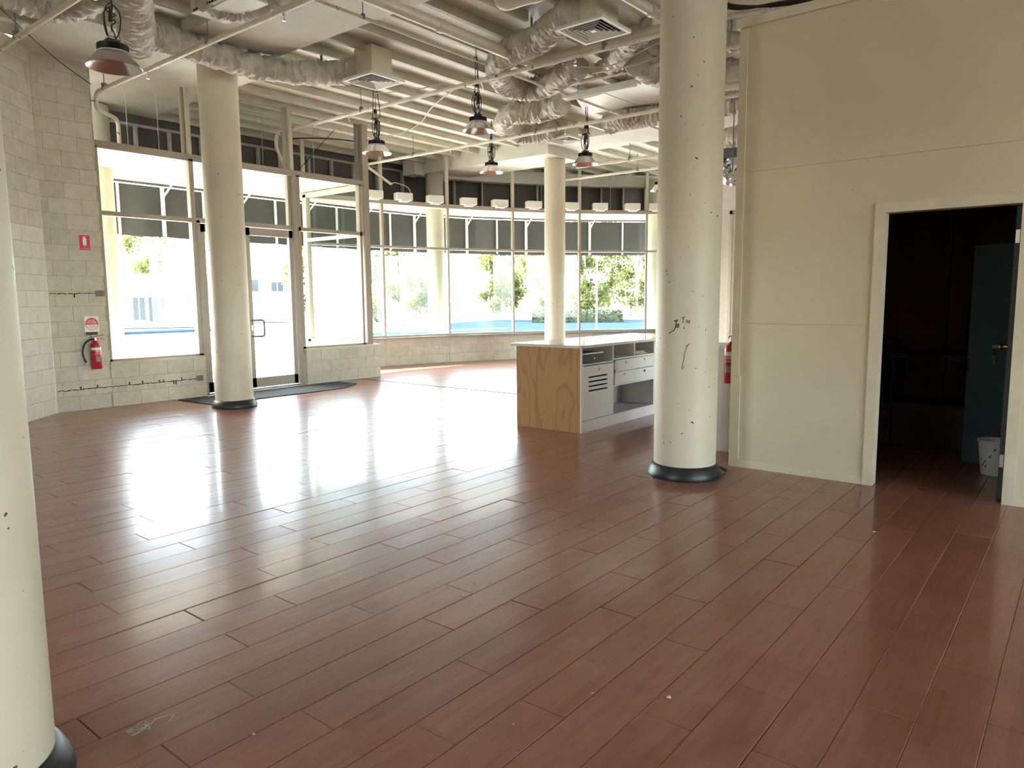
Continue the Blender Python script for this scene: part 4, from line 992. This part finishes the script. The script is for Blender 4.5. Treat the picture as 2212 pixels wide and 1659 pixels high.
for i, (x_, y_) in enumerate(((5.0, 11.2), (5.5, 11.3), (6.6, 11.5), (7.6, 11.8), (8.4, 11.4), (9.6, 11.7), (12.5, 12.0), (14.9, 11.0), (16.4, 9.9))):
    tag(MB().tube([(x_, y_, HEAD+.052), (x_, y_, DECK)], .005, 5).build('suspension_rod', 'stud_steel'), 'thin suspension rod holding up the verandah soffit', 'rod', 'soffit suspension rods')
mb = MB().box(8.55, 12.6, HEAD+.052, 8.75, 12.75, 4.6); tag(mb.build('steel_post', 'stud_steel'), 'pale steel post in the roof cavity behind the door post', 'post')
mb = MB().tube([(4.85, 10.95, 3.6), (4.85, 10.95, 4.16)], .026, 10).tube([(4.86, 11.3, 4.1), (6.3, 11.9, 4.1)], .018, 8)

# floor litter
litter = [(1000, 1287, .010), (1025, 1259, .010), (1033, 1273, .006), (1111, 1265, .008), (1081, 1281, .007), (1137, 1250, .007), (894, 1308, .006), (1345, 1135, .009), (1280, 1498, .006), (1275, 1198, .008), (1288, 1246, .006), (1604, 1171, .010), (1489, 1153, .008), (1445, 1508, .012), (1667, 1176, .008), (1888, 1150, .012), (548, 1587, .008), (1109, 1565, .005)]
for x_, y_, r in litter:
    r *= .75
    p = atz(x_, y_, .001); mb = MB(); g = random.Random(x_)
    mb.lathe([(0, 0), (r*.8, .0), (r, r*.4), (r*.5, r*.9), (0, r*.95)], p, 7); mb.v = [(a+g.uniform(-1, 1)*r*.25, b2+g.uniform(-1, 1)*r*.25, c+abs(g.uniform(0, 1))*r*.15) for a, b2, c in mb.v]
    tag(mb.build('plaster_crumb', 'crumb'), 'pale crumb of plaster lying on the board floor', 'crumb', 'plaster crumbs on the floor')
p = atz(300, 1577, .008); q = atz(365, 1558, .006)
mb = MB(); g = random.Random(3)
for k in range(6):
    a = [p+Vector((g.uniform(-.035, .035), g.uniform(-.03, .03), g.uniform(0, .010))) for _ in range(5)]; mb.tube(smooth_path(a, 4), .0011, 5)
mb.tube(smooth_path([p, p.lerp(q, .4)+Vector((0, 0, .01)), q+Vector((-.02, .05, 0)), q+Vector((.03, .03, 0)), q], 5), .0010, 5)
tag(mb.build('lint_tangle', 'crumb'), 'tangle of pale lint and thread near the cut off column', 'lint')

# ================================================================= OUTSIDE
gr = MB().prism([(-200, -150), (260, -150), (260, 260), (-200, 260)], -.3, -.26).build('ground', 'ground_pave'); tag(gr, 'bright paved ground outside the shop', 'ground', None, 'structure')
o = MB().prism([(-30, 8.1), (3.3, 10.9), (8.9, 10.9), (8.9, 12.6)]+[(x+.1, y+.12) for x, y in ARC[1:]]+[(22, 4), (30, 4), (26, 16), (18, 20), (-30, 20)], -.259, -.1).build('footpath', 'ground_pave'); tag(o, 'sunlit paved footpath under the verandah', 'path', None, 'structure')
def gpoly(pts, h=-.25): return [tuple(atz(x, y, h)[:2]) for x, y in pts]
o = MB().prism(gpoly([(760, 722), (905, 716), (975, 698), (1060, 692), (1480, 690), (1480, 716), (1100, 718), (900, 725)]), -.2595, -.24).build('road', 'asphalt'); tag(o, 'asphalt road tinted blue for shade, seen through the bowed window', 'road', None, 'structure')
o = MB().prism(gpoly([(870, 717), (1100, 707.5), (1100, 709), (870, 719)], -.238), -.2399, -.236).build('road_marking', 'road_line'); tag(o, 'pale line painted along the asphalt road', 'road marking')
for pts, lb in (([(200, 716), (430, 709), (470, 712), (200, 722)], 'narrow strip of lawn beyond the driveway'), ([(380, 776), (600, 770), (640, 776), (380, 793)], 'patch of bright lawn beside the entrance path')):
    o = MB().prism(gpoly(pts), -.2594, -.235).build('lawn', 'lawn'); tag(o, lb, 'lawn')
o = MB().prism(gpoly([(200, 722.3), (470, 712.3), (470, 715), (200, 726)]), -.2593, -.13).build('kerb', 'asphalt'); tag(o, 'grey kerb along the far lawn strip', 'kerb')
def foliage(bounds_fn, n, size, seed):
    g = np.random.default_rng(seed); mb = MB(); vs_ = []; fs_ = []
    for i in range(n):
        c = Vector(bounds_fn(g)); a = Vector(g.normal(0, 1, 3)).normalized(); b2 = a.orthogonal().normalized(); c2 = a.cross(b2); s_ = size*g.uniform(.5, 1.3)
        k = len(vs_); vs_ += [tuple(c-b2*s_), tuple(c+c2*s_*.6), tuple(c+b2*s_), tuple(c-c2*s_*.6)]; fs_.append((k, k+1, k+2, k+3))
    mb.v, mb.f = vs_, fs_; return mb
def tree(x_, y_, dist, h, rad, label, seed, base=-.26, n=4200):
    d = ray(x_, 640); p = CAM+d*(dist/math.hypot(d.x, d.y)); p.z = base
    t_ = thing('tree', label, 'tree', p, 'trees across the road')
    MB().tube(smooth_path([p, p+Vector((.1, 0, h*.3)), p+Vector((0, .1, h*.7))], 4), .14, 8).build('trunk', 'bark', t_)
    g0 = np.random.default_rng(seed); cl = [(g0.normal(0, rad*.45), g0.normal(0, rad*.45), h*g0.uniform(.12, .98), rad*g0.uniform(.2, .45)) for _ in range(22)]
    def fn(g):
        cx_, cy__, cz, cr = cl[g.integers(len(cl))]; v = g.normal(0, 1, 3); v /= np.linalg.norm(v); v *= cr*g.uniform(.15, 1.3)
        return p+Vector((cx_+v[0], cy__+v[1], cz+v[2]))
    foliage(fn, n, .17, seed).build('crown', 'leaf', t_)
tl = [(330, 78, 9, 3.0, 'small tree above the low white house'), (705, 54, 7.5, 2.3, 'bushy tree beyond the plinth window'), (748, 76, 9, 2.6, 'taller bushy tree beyond the plinth window'), (815, 58, 7, 2.0, 'slender tree behind the first bay mullion'), (905, 70, 5.5, 2.2, 'small tree behind the verandah column'), (1085, 60, 6.5, 2.0, 'rounded tree at the mullion beside the back column'), (1140, 72, 9.5, 3.2, 'broad tree left of the back column'), (1262, 60, 8, 2.6, 'broad tree right of the back column'), (1322, 76, 9.5, 3.0, 'leafy tree above the clipped hedge end'), (1385, 62, 8, 2.4, 'leafy tree by the last bay mullion')]
for i, (x_, dist, h, rad, lb) in enumerate(tl): tree(x_, 640, dist, h, rad, lb, 40+i)
hA, hB = atz(1150, 681, -.25), atz(1345, 679, -.25); hA = Vector((hA.x, hA.y, 0)); sc_ = 52/hA.length; hA *= sc_; hB = Vector((hB.x, hB.y, 0)); hB *= 52/hB.length
hd_ = thing('clipped_hedge', 'low clipped green hedge beyond the road', 'hedge', ((hA+hB)/2+Vector((0, 0, -.26))))
dv = (hB-hA).normalized(); nv = Vector((-dv.y, dv.x, 0))
MB().bar(hA+Vector((0, 0, .05)), hB+Vector((0, 0, .05)), 1.2, .62).build('inner_twigs', 'leaf_hedge', hd_)
Lh = (hB-hA).length
def fnh(g):
    p = hA+dv*(g.uniform(0, Lh))+nv*g.uniform(-.7, .7); p.z = g.uniform(-.25, .62); return p
foliage(fnh, 2600, .11, 5).build('leaves', 'leaf_hedge', hd_)
for (x_, dist, r, lb) in ((868, 33, .09, 'grey green lamp pole behind the second bay'), (1289, 40, .05, 'thin metal pole before the clipped hedge')):
    d = ray(x_, 640); p = CAM+d*(dist/math.hypot(d.x, d.y))
    mb = MB().tube([(p.x, p.y, -.26), (p.x, p.y, 6.5)], r, 10); mb.lathe([(0, 0), (r*2.2, 0), (r*2.2, .03), (r, .06)], (p.x, p.y, -.26), 12)
    tag(mb.build('street_pole', 'pole_metal', None, True), lb, 'pole')
def house(pxl, pxr, dist, h, wins, label, blue=None):
    a = ray(pxl, 650); b2 = ray(pxr, 650); A = CAM+a*(dist/math.hypot(a.x, a.y)); B = CAM+b2*(dist/math.hypot(b2.x, b2.y)); A.z = B.z = 0
    t_ = thing('house', label, 'house', ((A+B)/2+Vector((0, 0, -.26)))); dv = (B-A).normalized(); nv = Vector((-dv.y, dv.x, 0))
    if nv.dot(A) < 0: nv = -nv
    mid = (A+B)/2+nv*2; mid.z = h/2-.2
    MB().bar(A+nv*2+Vector((0, 0, h/2-.2)), B+nv*2+Vector((0, 0, h/2-.2)), 4, h).build('walls', 'render_white', t_)
    MB().bar(A+nv*2+Vector((0, 0, h-.15))-dv*.4, B+nv*2+Vector((0, 0, h-.15))+dv*.4, 4.8, .12).build('roof', 'render_white', t_)
    W = (B-A).length
    for u0, u1, z0, z1, mt in wins:
        c = A+dv*(W*(u0+u1)/2)-nv*.02; c.z = (z0+z1)/2
        wn2 = MB().obox(c, (W*(u1-u0), .06, z1-z0), math.atan2(dv.y, dv.x)).build('window', mt, t_)
        c2_ = c-nv*.04; MB().obox(c2_, (.06, .05, z1-z0), math.atan2(dv.y, dv.x)).build('glazing_bar', 'render_white', wn2)
house(225, 480, 52, 3.3, [(.23, .33, .3, 1.75, 'window_dark'), (.36, .44, .2, 1.75, 'window_dark'), (.45, .53, 1.0, 1.8, 'blue_sign'), (.82, .92, 2.3, 2.7, 'blue_sign')], 'low white house seen through the fixed shop window')
house(500, 640, 60, 4.2, [(.2, .42, 2.2, 3.1, 'window_dark'), (.62, .80, 2.2, 2.9, 'window_dark'), (.2, .3, .6, 1.2, 'window_dark')], 'white house seen through the entrance door glass')
